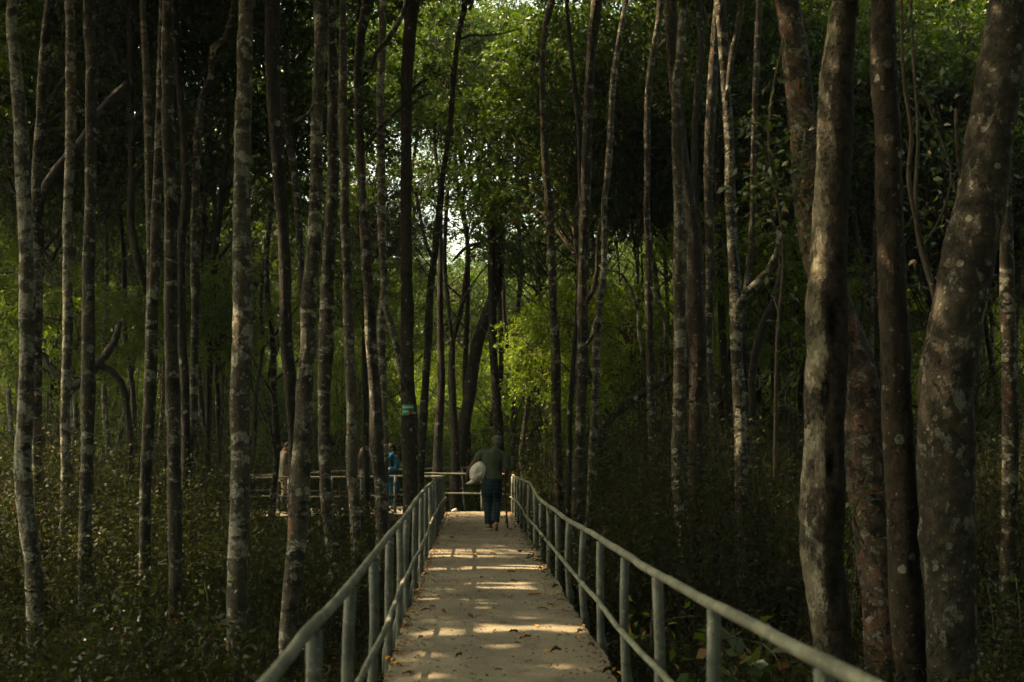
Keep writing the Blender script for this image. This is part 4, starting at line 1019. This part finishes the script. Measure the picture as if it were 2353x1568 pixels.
# ------------------------------------------------------------------ sign on the trunk
def sign():
    Y = 22.0
    a, b = P(923, 930, Y), P(950.5, 954.6, Y)
    w, h = b[0] - a[0], a[2] - b[2]
    c = P(936.8, 942.3, Y - .165)
    root = tag(empty('sign', tuple(c)), 'small green sign with pale lettering nailed to a dark straight trunk', 'sign')
    n = 10; m = MB(); Rr = .17
    ctr = w * .5
    pt = lambda u, v, dep=0: ((u - .5) * w, .05 * abs((u - .55) * 2) ** 2 - dep, (.5 - v) * h)
    def plate(u0, u1, v0, v1, dep, th, k=8):
        o = len(m.V)
        for i in range(k + 1):
            u = u0 + (u1 - u0) * i / k
            for v in (v0, v1):
                x, y, z = pt(u, v, dep); m.V.append((x, y, z)); m.V.append((x, y + th, z))
        for i in range(k):
            q = o + i * 4
            m.F += [(q, q + 2, q + 6, q + 4), (q + 1, q + 5, q + 7, q + 3), (q, q + 4, q + 5, q + 1), (q + 2, q + 3, q + 7, q + 6)]
            m.M += [0] * 4
        q = o + k * 4
        m.F += [(o, o + 1, o + 3, o + 2), (q, q + 2, q + 3, q + 1)]; m.M += [0] * 2
    plate(0, 1, 0, .70, 0, .006); plate(0, .60, .70, 1.0, 0, .006)
    m.build('board', simple('sign green', (.012, .20, .125), .45, .12, 9, .5), root)
    pale = simple('sign lettering', (.52, .58, .42), .6, .15, 40)
    m = MB()
    def stroke(pts, r):
        q = [np.array(pt(u, v, .006)) for u, v in pts]
        V, F = tube(q, [r] * len(q), 5); m.add(V, F)
    # first line: rounded letters hanging from a headline
    stroke([(.10, .15), (.90, .17)], .006)
    for u in (.16, .28, .40, .52, .64, .76, .86):
        stroke([(u, .17), (u - .05, .25), (u + .02, .34), (u + .06, .27), (u + .01, .22)], .007)
    # second line: slanted strokes
    for u in (.08, .19, .30, .41, .52):
        stroke([(u, .56), (u + .01, .66), (u + .07, .71)], .009)
    stroke([(.02, .86), (.58, .87)], .006)
    m.build('lettering', pale, root)
    m = MB(); m.add(*tube([pt(.63, .80, .012), pt(.76, .80, .012)], [.028, .028], 10)); m.build('red_mark', simple('red mark', (.45, .015, .012), .5, .1, 20), root)
    m = MB(); m.add(*box(pt(.90, .79, .0), (.11, .008, .035))); m.build('pale_tag', simple('pale tag', (.42, .38, .27), .6, .1, 30), root)
sign()
#PEOPLE
def cloth(name, col, var=.15, scale=8, check=None, rough=.9):
    m, nt, out = new_mat(name); n = N(nt)
    tc = n('ShaderNodeTexCoord'); v = tc.outputs['Object']
    c = n.mix(n.ramp(n.noise(v, scale, 4, .6), .35, .65), tuple(x * (1 - var) for x in col), tuple(x * (1 + var) for x in col))
    if check:
        sp = n('ShaderNodeSeparateXYZ'); n.l(v, sp.inputs[0])
        for ax, f in ((0, 17.0), (2, 14.0)):
            s = n.math('GREATER_THAN', n.math('FRACT', n.math('MULTIPLY', sp.outputs[ax], f)), .72)
            c = n.mix(n.math('MULTIPLY', s, .5), c, check)
    b = n('ShaderNodeBsdfPrincipled'); b.inputs['Roughness'].default_value = rough; b.inputs['Specular IOR Level'].default_value = .11
    n.l(c, b.inputs['Base Color'])
    bp = n('ShaderNodeBump'); bp.inputs['Strength'].default_value = .8; bp.inputs['Distance'].default_value = .03
    n.l(n.noise(n.vscale(v, (1, 1, .6)), 9, 3, .55, .6), bp.inputs['Height']); n.l(bp.outputs[0], b.inputs['Normal'])
    n.l(b.outputs[0], out.inputs[0]); return m

SKIN = cloth('dark skin', (.10, .050, .030), .12, 14, None, .55)
SKIN2 = cloth('brown skin', (.22, .115, .070), .10, 14, None, .55)
HAIRG = cloth('grey hair', (.095, .095, .096), .35, 60, None, .8)
HAIRB = cloth('black hair', (.012, .010, .009), .3, 40, None, .5)

class Body:
    """closed tapered pieces, fused into one continuous surface by a voxel remesh"""
    def __init__(self): self.mb = MB()
    def tube(self, pts, flat0=False, flat1=False, sides=16):
        pts = [np.array(p, float) for p in pts]
        c = catmull(pts, .03) if len(pts) > 2 else catmull(pts, .03)
        path = [*c[:, :3]]; r = [*c[:, 3]]
        def cap(p, d, rr):
            return [(p + d * rr * math.sin(a), rr * math.cos(a)) for a in (.35, .7, 1.05, 1.35)]
        if not flat0:
            d = path[0] - path[1]; d /= np.linalg.norm(d) + 1e-9
            k = cap(path[0], d, r[0])[::-1]; path = [a for a, _ in k] + path; r = [b for _, b in k] + r
        if not flat1:
            d = path[-1] - path[-2]; d /= np.linalg.norm(d) + 1e-9
            k = cap(path[-1], d, r[-1]); path += [a for a, _ in k]; r += [b for _, b in k]
        V, F = tube(path, r, sides); self.mb.add(V, F); return self
    def loft(self, rings, sides=28, fold=0.0, folds=9, seed=0):
        c = catmull([np.array(q, float) for q in rings], .03)
        g = np.random.default_rng(seed); ph = g.uniform(0, 6.28, 3)
        th = np.arange(sides) / sides * 2 * math.pi
        V = []; F = []
        for (x, y, z, rx, ry) in c:
            w = 1 + fold * (np.sin(folds * th + ph[0] + 2 * z) + .6 * np.sin((folds // 2) * th + ph[1] - 5 * z))
            V += [(x + rx * a * b, y + ry * d * b, z) for a, d, b in zip(np.cos(th), np.sin(th), w)]
        n = len(c)
        up = c[-1][2] > c[0][2]
        for i in range(n - 1):
            for j in range(sides):
                q = (i * sides + j, i * sides + (j + 1) % sides, (i + 1) * sides + (j + 1) % sides, (i + 1) * sides + j)
                F.append(q if up else q[::-1])
        F.append(tuple(range(sides))[::-1] if up else tuple(range(sides)))
        F.append(tuple((n - 1) * sides + j for j in range(sides)) if up else tuple((n - 1) * sides + j for j in range(sides))[::-1])
        self.mb.add(V, F); return self
    def ball(self, c, r, rz=0.0, rx=0.0):
        V = []; F = []; a, b = 14, 20
        M = Matrix.Rotation(rz, 3, 'Z') @ Matrix.Rotation(rx, 3, 'X')
        for i in range(a + 1):
            t = math.pi * i / a
            for j in range(b):
                p = 2 * math.pi * j / b
                q = M @ Vector((r[0] * math.sin(t) * math.cos(p), r[1] * math.sin(t) * math.sin(p), r[2] * math.cos(t)))
                V.append((c[0] + q.x, c[1] + q.y, c[2] + q.z))
        for i in range(a):
            for j in range(b):
                F.append((i * b + j, (i + 1) * b + j, (i + 1) * b + (j + 1) % b, i * b + (j + 1) % b))
        self.mb.add(V, F); return self
    def hand(self, wrist, d, palm, thumb, curl=.5, s=1.0):
        """wrist point, finger direction d, palm-facing direction, thumb side direction"""
        w = np.array(wrist, float); d = unit(np.array(d, float)); pn = unit(np.array(palm, float)); sd = unit(np.cross(d, pn))
        if sd.dot(np.array(thumb, float)) < 0: sd = -sd
        for k, (o, L) in enumerate(((.030, .072), (.010, .080), (-.010, .074), (-.029, .058))):
            b = w + d * .085 * s + sd * o * s
            self.tube([(*(w + d * .012 * s + sd * o * .6 * s), .017 * s), (*b, .0125 * s)], sides=10)
            p = [b]; ang = curl * .5
            for seg in (.42, .33, .25):
                dd = d * math.cos(ang) + pn * math.sin(ang); p.append(p[-1] + dd * L * seg * s); ang += curl * (.95 + .1 * k)
            self.tube([(*q, r * s) for q, r in zip(p, (.0105, .0098, .009, .008))], sides=10)
        t0 = w + d * .025 * s + sd * .022 * s; t1 = t0 + (d * .5 + sd * .75 + pn * .3) * .045 * s; t2 = t1 + (d * .85 + sd * .25 + pn * .45) * .036 * s
        self.tube([(*t0, .016 * s), (*t1, .0125 * s), (*t2, .0095 * s)], sides=10)
        return self
    def head(self, c, yaw, s=1.0, neck=None):
        """face looks along (sin yaw, cos yaw) from the +y axis, turned clockwise"""
        c = np.array(c, float); f = np.array([math.sin(yaw), math.cos(yaw), 0]); r = np.array([math.cos(yaw), -math.sin(yaw), 0]); u = np.array([0, 0, 1.0])
        self.ball(c + u * .03 * s - f * .012 * s, (.076 * s, .094 * s, .092 * s), -yaw)
        self.ball(c - u * .035 * s + f * .022 * s, (.060 * s, .070 * s, .080 * s), -yaw)
        self.ball(c - u * .088 * s + f * .058 * s, (.026 * s, .022 * s, .020 * s))                     # chin
        self.tube([(*(c + f * .090 * s + u * .008 * s), .009 * s), (*(c + f * .110 * s - u * .032 * s), .014 * s)], sides=8)   # nose
        self.tube([(*(c + f * .084 * s - u * .060 * s - r * .020 * s), .008 * s), (*(c + f * .092 * s - u * .060 * s), .009 * s), (*(c + f * .084 * s - u * .060 * s + r * .020 * s), .008 * s)], sides=8)
        for q in (-1, 1):
            self.tube([(*(c + f * .082 * s + u * .024 * s + r * q * .016 * s), .009 * s), (*(c + f * .072 * s + u * .026 * s + r * q * .044 * s), .009 * s)], sides=8)  # brow
            self.ball(c + r * q * .078 * s - f * .008 * s - u * .005 * s, (.012 * s, .020 * s, .032 * s), -yaw)
        return self
    def build(self, name, mat, parent, vox=.010, smooth=4):
        o = self.mb.build(name, mat, parent)
        m = o.modifiers.new('fuse', 'REMESH'); m.mode = 'VOXEL'; m.voxel_size = vox; m.use_smooth_shade = True
        m = o.modifiers.new('soften', 'SMOOTH'); m.factor = .5; m.iterations = smooth
        return o

def eyes(root, c, yaw, s=1.0):
    f = np.array([math.sin(yaw), math.cos(yaw), 0]); r = np.array([math.cos(yaw), -math.sin(yaw), 0])
    for q in (-1, 1):
        p = np.array(c) + f * .080 * s + r * q * .030 * s + np.array([0, 0, .004])
        Body().ball(p, (.011, .011, .009)).mb.build('eye', HAIRB, root)

# ---- the man walking away with a sack under his arm and a stick
def walking_man():
    p = G(1128.4, 1220)
    root = tag(empty('person', (p[0], p[1], 0)), 'person in an olive shirt walking away along the walkway with a white sack and stick', 'person')
    b = Body()
    b.head((.118, .035, 1.610), .25)
    b.tube([(.112, .02, 1.54, .058), (.075, .0, 1.47, .060), (.04, -.005, 1.40, .085)])
    b.loft([(.03, 0, .86, .15, .11), (.02, 0, 1.0, .145, .105), (.02, 0, 1.15, .15, .11), (.03, -.01, 1.32, .185, .115), (.04, -.01, 1.42, .15, .09), (.05, -.01, 1.47, .07, .06)])
    b.tube([(-.10, 0, 1.405, .065), (-.175, 0, 1.385, .062), (-.27, .01, 1.27, .050), (-.36, .02, 1.16, .043), (-.425, .05, 1.03, .040), (-.452, .075, .925, .030)])
    b.tube([(.17, 0, 1.37, .065), (.245, -.01, 1.33, .060), (.268, -.04, 1.21, .050), (.278, -.045, 1.09, .044), (.280, .04, 1.00, .040), (.276, .135, .945, .030)])
    b.hand((-.452, .078, .925), (.32, .18, -.95), (.92, .1, .25), (.1, 1, .1), .55)
    b.hand((.276, .135, .945), (-.05, .85, -.30), (-.75, .1, -.4), (0, .2, 1), 1.15)
    for s, kn, an in ((-1, (-.055, .05, .50), (-.012, .01, .10)), (1, (.095, .06, .50), (.092, -.13, .175))):
        b.tube([(.0 + s * .085, 0, .88, .10), (kn[0], kn[1], .62, .066), (*kn, .050), ((kn[0] + an[0]) / 2, (kn[1] + an[1]) / 2 - .01, (kn[2] + an[2]) / 2 + .03, .046), (*an, .038)])
    b.tube([(-.005, -.012, .065, .036), (-.035, .05, .05, .036), (-.085, .13, .038, .030), (-.10, .155, .034, .022)])
    b.tube([(.094, -.145, .150, .034), (.092, -.09, .085, .036), (.088, -.025, .045, .030), (.087, .0, .036, .022)])
    b.build('body', SKIN, root, .0075, 3)
    h = Body(); h.ball((.116, .024, 1.648), (.087, .098, .082), -.25); h.ball((.114, .0, 1.600), (.080, .072, .075), -.25)
    h.build('hair', HAIRG, root, .009, 3)
    eyes(root, (.118, .035, 1.61), .25)
    s = Body()
    s.loft([(.035, 0, .93, .182, .135), (.03, 0, 1.02, .170, .130), (.025, 0, 1.12, .168, .128), (.03, -.012, 1.26, .198, .135), (.035, -.012, 1.37, .205, .125), (.045, -.01, 1.435, .155, .105), (.062, -.008, 1.485, .082, .075)], fold=.012, seed=3)
    s.tube([(-.08, 0, 1.395, .085), (-.17, 0, 1.395, .082), (-.225, .004, 1.325, .078), (-.262, .008, 1.275, .078)], flat1=True)
    s.tube([(.13, -.01, 1.38, .085), (.238, -.01, 1.335, .080), (.270, -.035, 1.22, .076), (.280, -.04, 1.13, .074)], flat1=True)
    s.build('shirt', cloth('olive shirt', (.060, .078, .050), .14, 6), root, .010, 2)
    t = Body()
    t.loft([(.02, 0, .99, .158, .118), (.01, 0, .90, .185, .135), (0, .005, .78, .192, .138), (.005, .01, .66, .178, .128)], fold=.014, seed=8)
    t.tube([(-.075, 0, .84, .112), (-.078, .04, .62, .100), (-.060, .045, .48, .088), (-.042, .02, .30, .082), (-.034, .0, .125, .084)], flat1=True)
    t.tube([(.085, 0, .84, .108), (.098, .05, .62, .098), (.094, .05, .50, .088), (.088, -.035, .32, .080), (.080, -.115, .165, .076)], flat1=True)
    t.build('trousers', cloth('dark checked trousers', (.011, .021, .028), .2, 6, (.026, .052, .058)), root, .010, 2)
    sole = simple('sandal tan', (.26, .19, .11), .8, .2, 20)
    for pts in ([(.01, -.035), (-.10, .165)], [None]):
        m = Body()
        if pts[0] is not None:
            m.tube([(.002, -.035, .016, .034), (-.045, .06, .013, .040), (-.108, .165, .013, .036)])
            m.tube([(-.075, .06, .055, .010), (-.060, .085, .075, .012), (-.02, .105, .045, .010)])
        else:
            m.tube([(.100, -.185, .128, .034), (.092, -.105, .045, .038), (.086, .02, .014, .036)])
        o = m.mb.build('sandal', sole, root)
        if pts[0] is not None:
            for v in o.data.vertices:
                if v.co.z < .04: v.co.z = .002 + (v.co.z + .03) * .33
    # sack and stick: held, so things of their own
    sm = cloth('white sack cloth', (.62, .60, .51), .10, 12)
    sk = Body()
    cx, cz = -.230, 1.065
    V = []; F = []; na, nb = 34, 60
    ax = np.array([.62, -.10, .78]) / np.linalg.norm([.62, -.10, .78])
    for i in range(na + 1):
        t_ = math.pi * i / na
        for j in range(nb):
            ph = 2 * math.pi * j / nb
            # pole of the ellipsoid faces the viewer: the gathered, pleated end
            rr = 1 + .055 * math.sin(13 * ph) * math.exp(-((t_ - .5) / .6) ** 2) + .018 * math.sin(23 * ph + 1) * math.exp(-((t_ - .5) / .5) ** 2) + .02 * math.sin(5 * ph + 3 * t_)
            q = np.array([.158 * math.sin(t_) * math.cos(ph) * rr, -.20 * math.cos(t_), .195 * math.sin(t_) * math.sin(ph) * rr])
            if t_ < .42: q[1] += .050 * (1 - t_ / .42) ** 1.3
            a = -.52; q = np.array([q[0] * math.cos(a) - q[2] * math.sin(a), q[1], q[0] * math.sin(a) + q[2] * math.cos(a)])
            V.append((cx + q[0], .03 + q[1], cz + q[2]))
    for i in range(na):
        for j in range(nb):
            F.append((i * nb + j, i * nb + (j + 1) % nb, (i + 1) * nb + (j + 1) % nb, (i + 1) * nb + j))
    r2 = tag(empty('sack', (p[0] - .30, p[1], .80)), 'bulging white cloth sack with a gathered end tucked under the arm of the walking man', 'sack')
    off = np.array([-.30, 0, .80])
    m = MB(); m.add(np.array(V) - off, F); m.build('cloth', sm, r2)
    m = MB(); vv, ff = tube([np.array(q) - off for q in [(cx + .0, -.125, cz + .02), (cx + .008, -.150, cz + .02), (cx + .015, -.172, cz + .012)]], [.020, .010, .017], 10, .12, 3); m.add(vv, ff); m.build('tied_end', sm, r2)
    m = MB(); vv, ff = tube([np.array(q) - off for q in [(cx - .06, .0, cz - .15), (cx - .14, .01, cz - .195), (cx - .205, .02, cz - .215), (cx - .225, .02, cz - .210)]], [.065, .036, .018, .008], 14, .06, 5); m.add(vv, ff); m.build('corner', sm, r2)
    m = MB(); q = catmull([np.array(v) for v in [(.280, .185, 1.03), (.270, .225, .93), (.262, .38, .62), (.276, .52, .34), (.284, .62, .15), (.298, .69, .003)]], .03)
    vv, ff = tube(q, np.linspace(.014, .017, len(q)), 9, .10, 3); m.add(vv, ff)
    vv, ff = tube([np.array(v) for v in [(.282, .60, .19), (.262, .60, .16), (.250, .60, .10)]], [.010, .009, .005], 7); m.add(vv, ff)
    st = m.build('walking_stick', simple('stick wood', (.055, .040, .026), .8, .3, 30), None, True, tuple(p))
    tag(st, 'rough brown stick held in the right hand of the walking man', 'stick')
walking_man()

# ---- people on the side branch
def person_blue():
    o = P(898, 1168, 29.9)
    root = tag(empty('person', (o[0] , o[1], 0), .0), 'person in a long blue dress and scarf standing with hands clasped on the side walkway', 'person')
    yaw = -2.3      # turned towards the left and the camera
    f = np.array([math.sin(yaw), math.cos(yaw), 0]); r = np.array([math.cos(yaw), -math.sin(yaw), 0])
    W = lambda a, b, z: tuple(np.array([0, 0, z]) + f * a + r * b)
    b = Body(); c = W(.03, 0, 1.50)
    b.head(c, yaw, .95)
    b.tube([(*W(.01, 0, 1.43), .05), (*W(-.01, 0, 1.33), .07)])
    b.loft([(0, 0, .80, .14, .14), (0, 0, 1.0, .125, .125), (0, 0, 1.22, .15, .15), (0, 0, 1.33, .11, .11)])
    for s in (-1, 1):
        b.tube([(*W(0, s * .15, 1.30), .055), (*W(-.02, s * .21, 1.14), .045), (*W(.02, s * .22, 1.02), .040), (*W(.15, s * .11, .98), .033), (*W(.20, s * .05, .985), .026)])
        b.hand(W(.20, s * .05, .985), tuple(f * .4 - r * s * .9), (0, 0, -1), tuple(f), .5, .9)
        b.tube([(*W(0, s * .08, .80), .08), (*W(.02, s * .08, .45), .055), (*W(0, s * .08, .09), .036)])
        b.tube([(*W(-.03, s * .08, .05), .034), (*W(.13, s * .09, .03), .028)])
    b.build('body', SKIN2, root, .009, 3)
    eyes(root, c, yaw, .95)
    h = Body(); h.ball(W(.005, 0, 1.545), (.088, .098, .085), -yaw); h.tube([(*W(-.05, 0, 1.52), .075), (*W(-.09, 0, 1.40), .06), (*W(-.10, .02, 1.22), .035)])
    h.build('hair', HAIRB, root, .010, 3)
    bl = cloth('blue dress', (.006, .050, .100), .18, 7)
    d = Body()
    d.loft([(0, 0, .32, .235, .21), (0, 0, .55, .205, .19), (0, 0, .85, .175, .165), (0, 0, 1.05, .155, .145), (0, 0, 1.22, .180, .160), (0, 0, 1.32, .14, .125), (0, 0, 1.37, .08, .08)], fold=.022, folds=11, seed=4)
    for s in (-1, 1):
        d.tube([(*W(0, s * .12, 1.30), .075), (*W(-.02, s * .205, 1.15), .068), (*W(.02, s * .22, 1.02), .066), (*W(.13, s * .125, .985), .056)], flat1=True)
        d.tube([(*W(0, s * .09, .5), .09), (*W(.01, s * .09, .10), .075)], flat1=True)
    d.build('dress', bl, root, .011, 2)
    s = Body()
    s.tube([(*W(.10, -.10, 1.05), .045), (*W(.145, -.11, 1.20), .055), (*W(.08, -.12, 1.33), .06), (*W(-.06, -.05, 1.39), .055), (*W(-.07, .06, 1.39), .055), (*W(.03, .13, 1.36), .06), (*W(-.10, .20, 1.22), .06), (*W(-.16, .22, 1.0), .075), (*W(-.16, .22, .86), .085)])
    s.build('scarf', cloth('blue scarf', (.007, .072, .140), .15, 7), root, .011, 2)
    wh = simple('white shoe', (.42, .42, .42), .6, .1, 20)
    for q in (-1, 1):
        m = Body().tube([(*W(-.05, q * .08, .042), .040), (*W(.06, q * .09, .040), .042), (*W(.15, q * .095, .034), .034)]); m.mb.build('shoe', wh, root)
person_blue()

def person_plain(label, px, py, Y, yaw, shirt, trousers, boots, skin, h=1.0, bag=None, headdown=0.0, arms='fold', sleeves=True):
    o = P(px, py, Y)
    root = tag(empty('person', (o[0], o[1], 0)), label, 'person')
    f = np.array([math.sin(yaw), math.cos(yaw), 0]); r = np.array([math.cos(yaw), -math.sin(yaw), 0])
    W = lambda a, b, z: tuple(np.array([0, 0, z * h]) + f * a + r * b)
    b = Body(); c = W(.03 + headdown, 0, 1.60 - headdown * .4)
    b.head(c, yaw)
    b.tube([(*W(.012, 0, 1.53), .056), (*W(-.01, 0, 1.43), .075)])
    b.loft([(0, 0, .86 * h, .145, .145), (0, 0, 1.1 * h, .135, .135), (0, 0, 1.32 * h, .165, .165), (0, 0, 1.43 * h, .12, .12)])
    for s in (-1, 1):
        if arms == 'fold': pts = [(0, s * .17, 1.40), (-.03, s * .235, 1.22), (0, s * .235, 1.10), (.16, s * .13, 1.10), (.25, s * .06, 1.12)]
        else: pts = [(0, s * .17, 1.40), (-.01, s * .235, 1.22), (-.02, s * .245, 1.08), (.02, s * .25, .93), (.05, s * .25, .83)]
        b.tube([(*W(*q), w) for q, w in zip(pts, (.06, .05, .044, .038, .028))])
        dd = np.array(W(*pts[-1])) - np.array(W(*pts[-2]))
        b.hand(W(*pts[-1]), tuple(dd), tuple(-r * s + np.array([0, 0, -.3])), tuple(f), .7)
        b.tube([(*W(0, s * .09, .86), .09), (*W(.02, s * .095, .48), .060), (*W(-.01, s * .1, .1), .040)])
        b.tube([(*W(-.04, s * .1, .05), .036), (*W(.15, s * .11, .032), .030)])
        last = pts
    b.build('body', skin, root, .009, 3); eyes(root, c, yaw)
    hr = Body(); hr.ball((c[0] - f[0] * .018, c[1] - f[1] * .018, c[2] + .042), (.086, .098, .078), -yaw); hr.build('hair', HAIRB, root, .010, 3)
    d = Body()
    d.loft([(0, 0, .84 * h, .180, .175), (0, 0, 1.0 * h, .165, .16), (0, 0, 1.15 * h, .165, .16), (0, 0, 1.34 * h, .195, .175), (0, 0, 1.43 * h, .145, .13), (0, 0, 1.48 * h, .08, .08)], fold=.014, seed=2)
    for s in (-1, 1):
        if arms == 'fold': pts = [(0, s * .14, 1.40), (-.03, s * .235, 1.22), (0, s * .24, 1.10), (.14, s * .145, 1.10)]
        else: pts = [(0, s * .14, 1.40), (-.01, s * .235, 1.22), (-.02, s * .245, 1.08), (.01, s * .25, .95)]
        d.tube([(*W(*q), w) for q, w in zip(pts if sleeves else pts[:3], (.08, .070, .062, .055))], flat1=True)
    d.build('shirt', shirt, root, .011, 2)
    t = Body(); t.loft([(0, 0, .94 * h, .155, .145), (0, 0, .82 * h, .175, .165), (0, 0, .72 * h, .165, .15)])
    for s in (-1, 1): t.tube([(*W(0, s * .085, .80), .098), (*W(.02, s * .095, .48), .078), (*W(-.01, s * .1, .09), .068)], flat1=True)
    t.build('trousers', trousers, root, .011, 2)
    for s in (-1, 1):
        m = Body().tube([(*W(-.05, s * .1, .044), .042), (*W(.06, s * .105, .042), .044), (*W(.16, s * .11, .034), .036)]); m.mb.build('shoe', boots, root)
        if bag == 'camera': Body().tube([(*W(-.01, s * .1, .10), .078), (*W(0, s * .1, .40), .084)], True, True).mb.build('boot', boots, root)
    return root, W, o, f, r

BLK = simple('black leather', (.010, .010, .010), .5, .2, 20)
root, W, o, f, r = person_plain('person in a white shirt looking down at a small camera', 652, 1171, 28.7, 1.35, cloth('white shirt', (.13, .125, .105), .10, 8), cloth('khaki trousers', (.16, .13, .095), .15, 7), BLK, SKIN2, .97, 'camera', .06)
c = np.array(o) * np.array([1, 1, 0]) + np.array(W(.33, 0, 1.12))
cam = tag(empty('camera_gear', tuple(c)), 'small black camera held by the person in the white shirt', 'camera')
m = MB(); m.add(*box((0, 0, 0), (.07, .14, .09))); m.build('camera_body', BLK, cam, False)
m = MB(); m.add(*tube([(.03, 0, 0), (.10, 0, -.01)], [.036, .034], 14)); m.build('lens', BLK, cam)
root, W, o, f, r = person_plain('person in a dark plaid shirt half hidden by trunks beside the person in blue', 846, 1170, 30.4, -.4, cloth('plaid shirt', (.045, .040, .040), .12, 7, (.085, .078, .075)), cloth('black trousers', (.014, .013, .013), .15, 7), BLK, SKIN2, 1.03, None, 0, 'down')

# ------------------------------------------------------------------ light, air, camera
el, az = R(SUN_EL), R(SUN_AZ)
sdir = Vector((math.sin(az) * math.cos(el), math.cos(az) * math.cos(el), math.sin(el)))
ld = bpy.data.lights.new('sun', 'SUN'); ld.energy = 5.0; ld.angle = R(.53); ld.color = (1.0, .74, .43)
lo = bpy.data.objects.new('sun', ld); COL.objects.link(lo)
lo.rotation_euler = sdir.to_track_quat('Z', 'Y').to_euler(); lo.location = (-20, 10, 30)
w = bpy.data.worlds.new('World'); SC.world = w; w.use_nodes = True
nt = w.node_tree; bg = nt.nodes['Background']
sky = nt.nodes.new('ShaderNodeTexSky'); sky.sky_type = 'NISHITA'; sky.sun_disc = False
sky.sun_elevation = el; sky.sun_rotation = az; sky.air_density = 1.0; sky.dust_density = 9.0; sky.ozone_density = 1.0
mul = nt.nodes.new('ShaderNodeMix'); mul.data_type = 'RGBA'; mul.blend_type = 'MULTIPLY'; mul.inputs['Factor'].default_value = 1.0
nt.links.new(sky.outputs[0], mul.inputs[6]); mul.inputs[7].default_value = (1.20, 1.17, .84, 1)      # humid, warm white haze
nt.links.new(mul.outputs[2], bg.inputs['Color']); bg.inputs['Strength'].default_value = .15

def haze(density):
    m, nt2, out = new_mat('haze')
    v = nt2.nodes.new('ShaderNodeVolumePrincipled')
    v.inputs['Color'].default_value = (.72, .86, .90, 1); v.inputs['Density'].default_value = density; v.inputs['Anisotropy'].default_value = .35
    nt2.links.new(v.outputs[0], out.inputs['Volume'])
    V, F = box((0, 152, 11.7), (500, 396, 26.6))
    tag(link('haze', mesh_np('haze', V, F, m, False)), kind='stuff')
HAZE = 0.0005
if HAZE: haze(HAZE)

cd = bpy.data.cameras.new('camera'); co = bpy.data.objects.new('camera', cd); COL.objects.link(co)
co.location = (0, 0, CAM_H); co.rotation_euler = (R(90) + PITCH, 0, 0)
cd.sensor_width = 36.0; cd.lens = FPX / 2353.0 * 36.0; cd.clip_start = .05; cd.clip_end = 900
cd.dof.use_dof = True; cd.dof.focus_distance = 21.0; cd.dof.aperture_fstop = 2.8
SC.camera = co
vs = SC.view_settings; vs.view_transform = 'Standard'; vs.look = 'None'; vs.gamma = 1.0; vs.exposure = 2.06; vs.use_curve_mapping = False
cy = SC.cycles
cy.use_denoising = True
cy.max_bounces = 7; cy.diffuse_bounces = 4; cy.glossy_bounces = 2; cy.transmission_bounces = 4; cy.transparent_max_bounces = 4; cy.volume_bounces = 0
cy.sample_clamp_indirect = 6.0
cy.volume_step_rate = 8; cy.volume_max_steps = 32
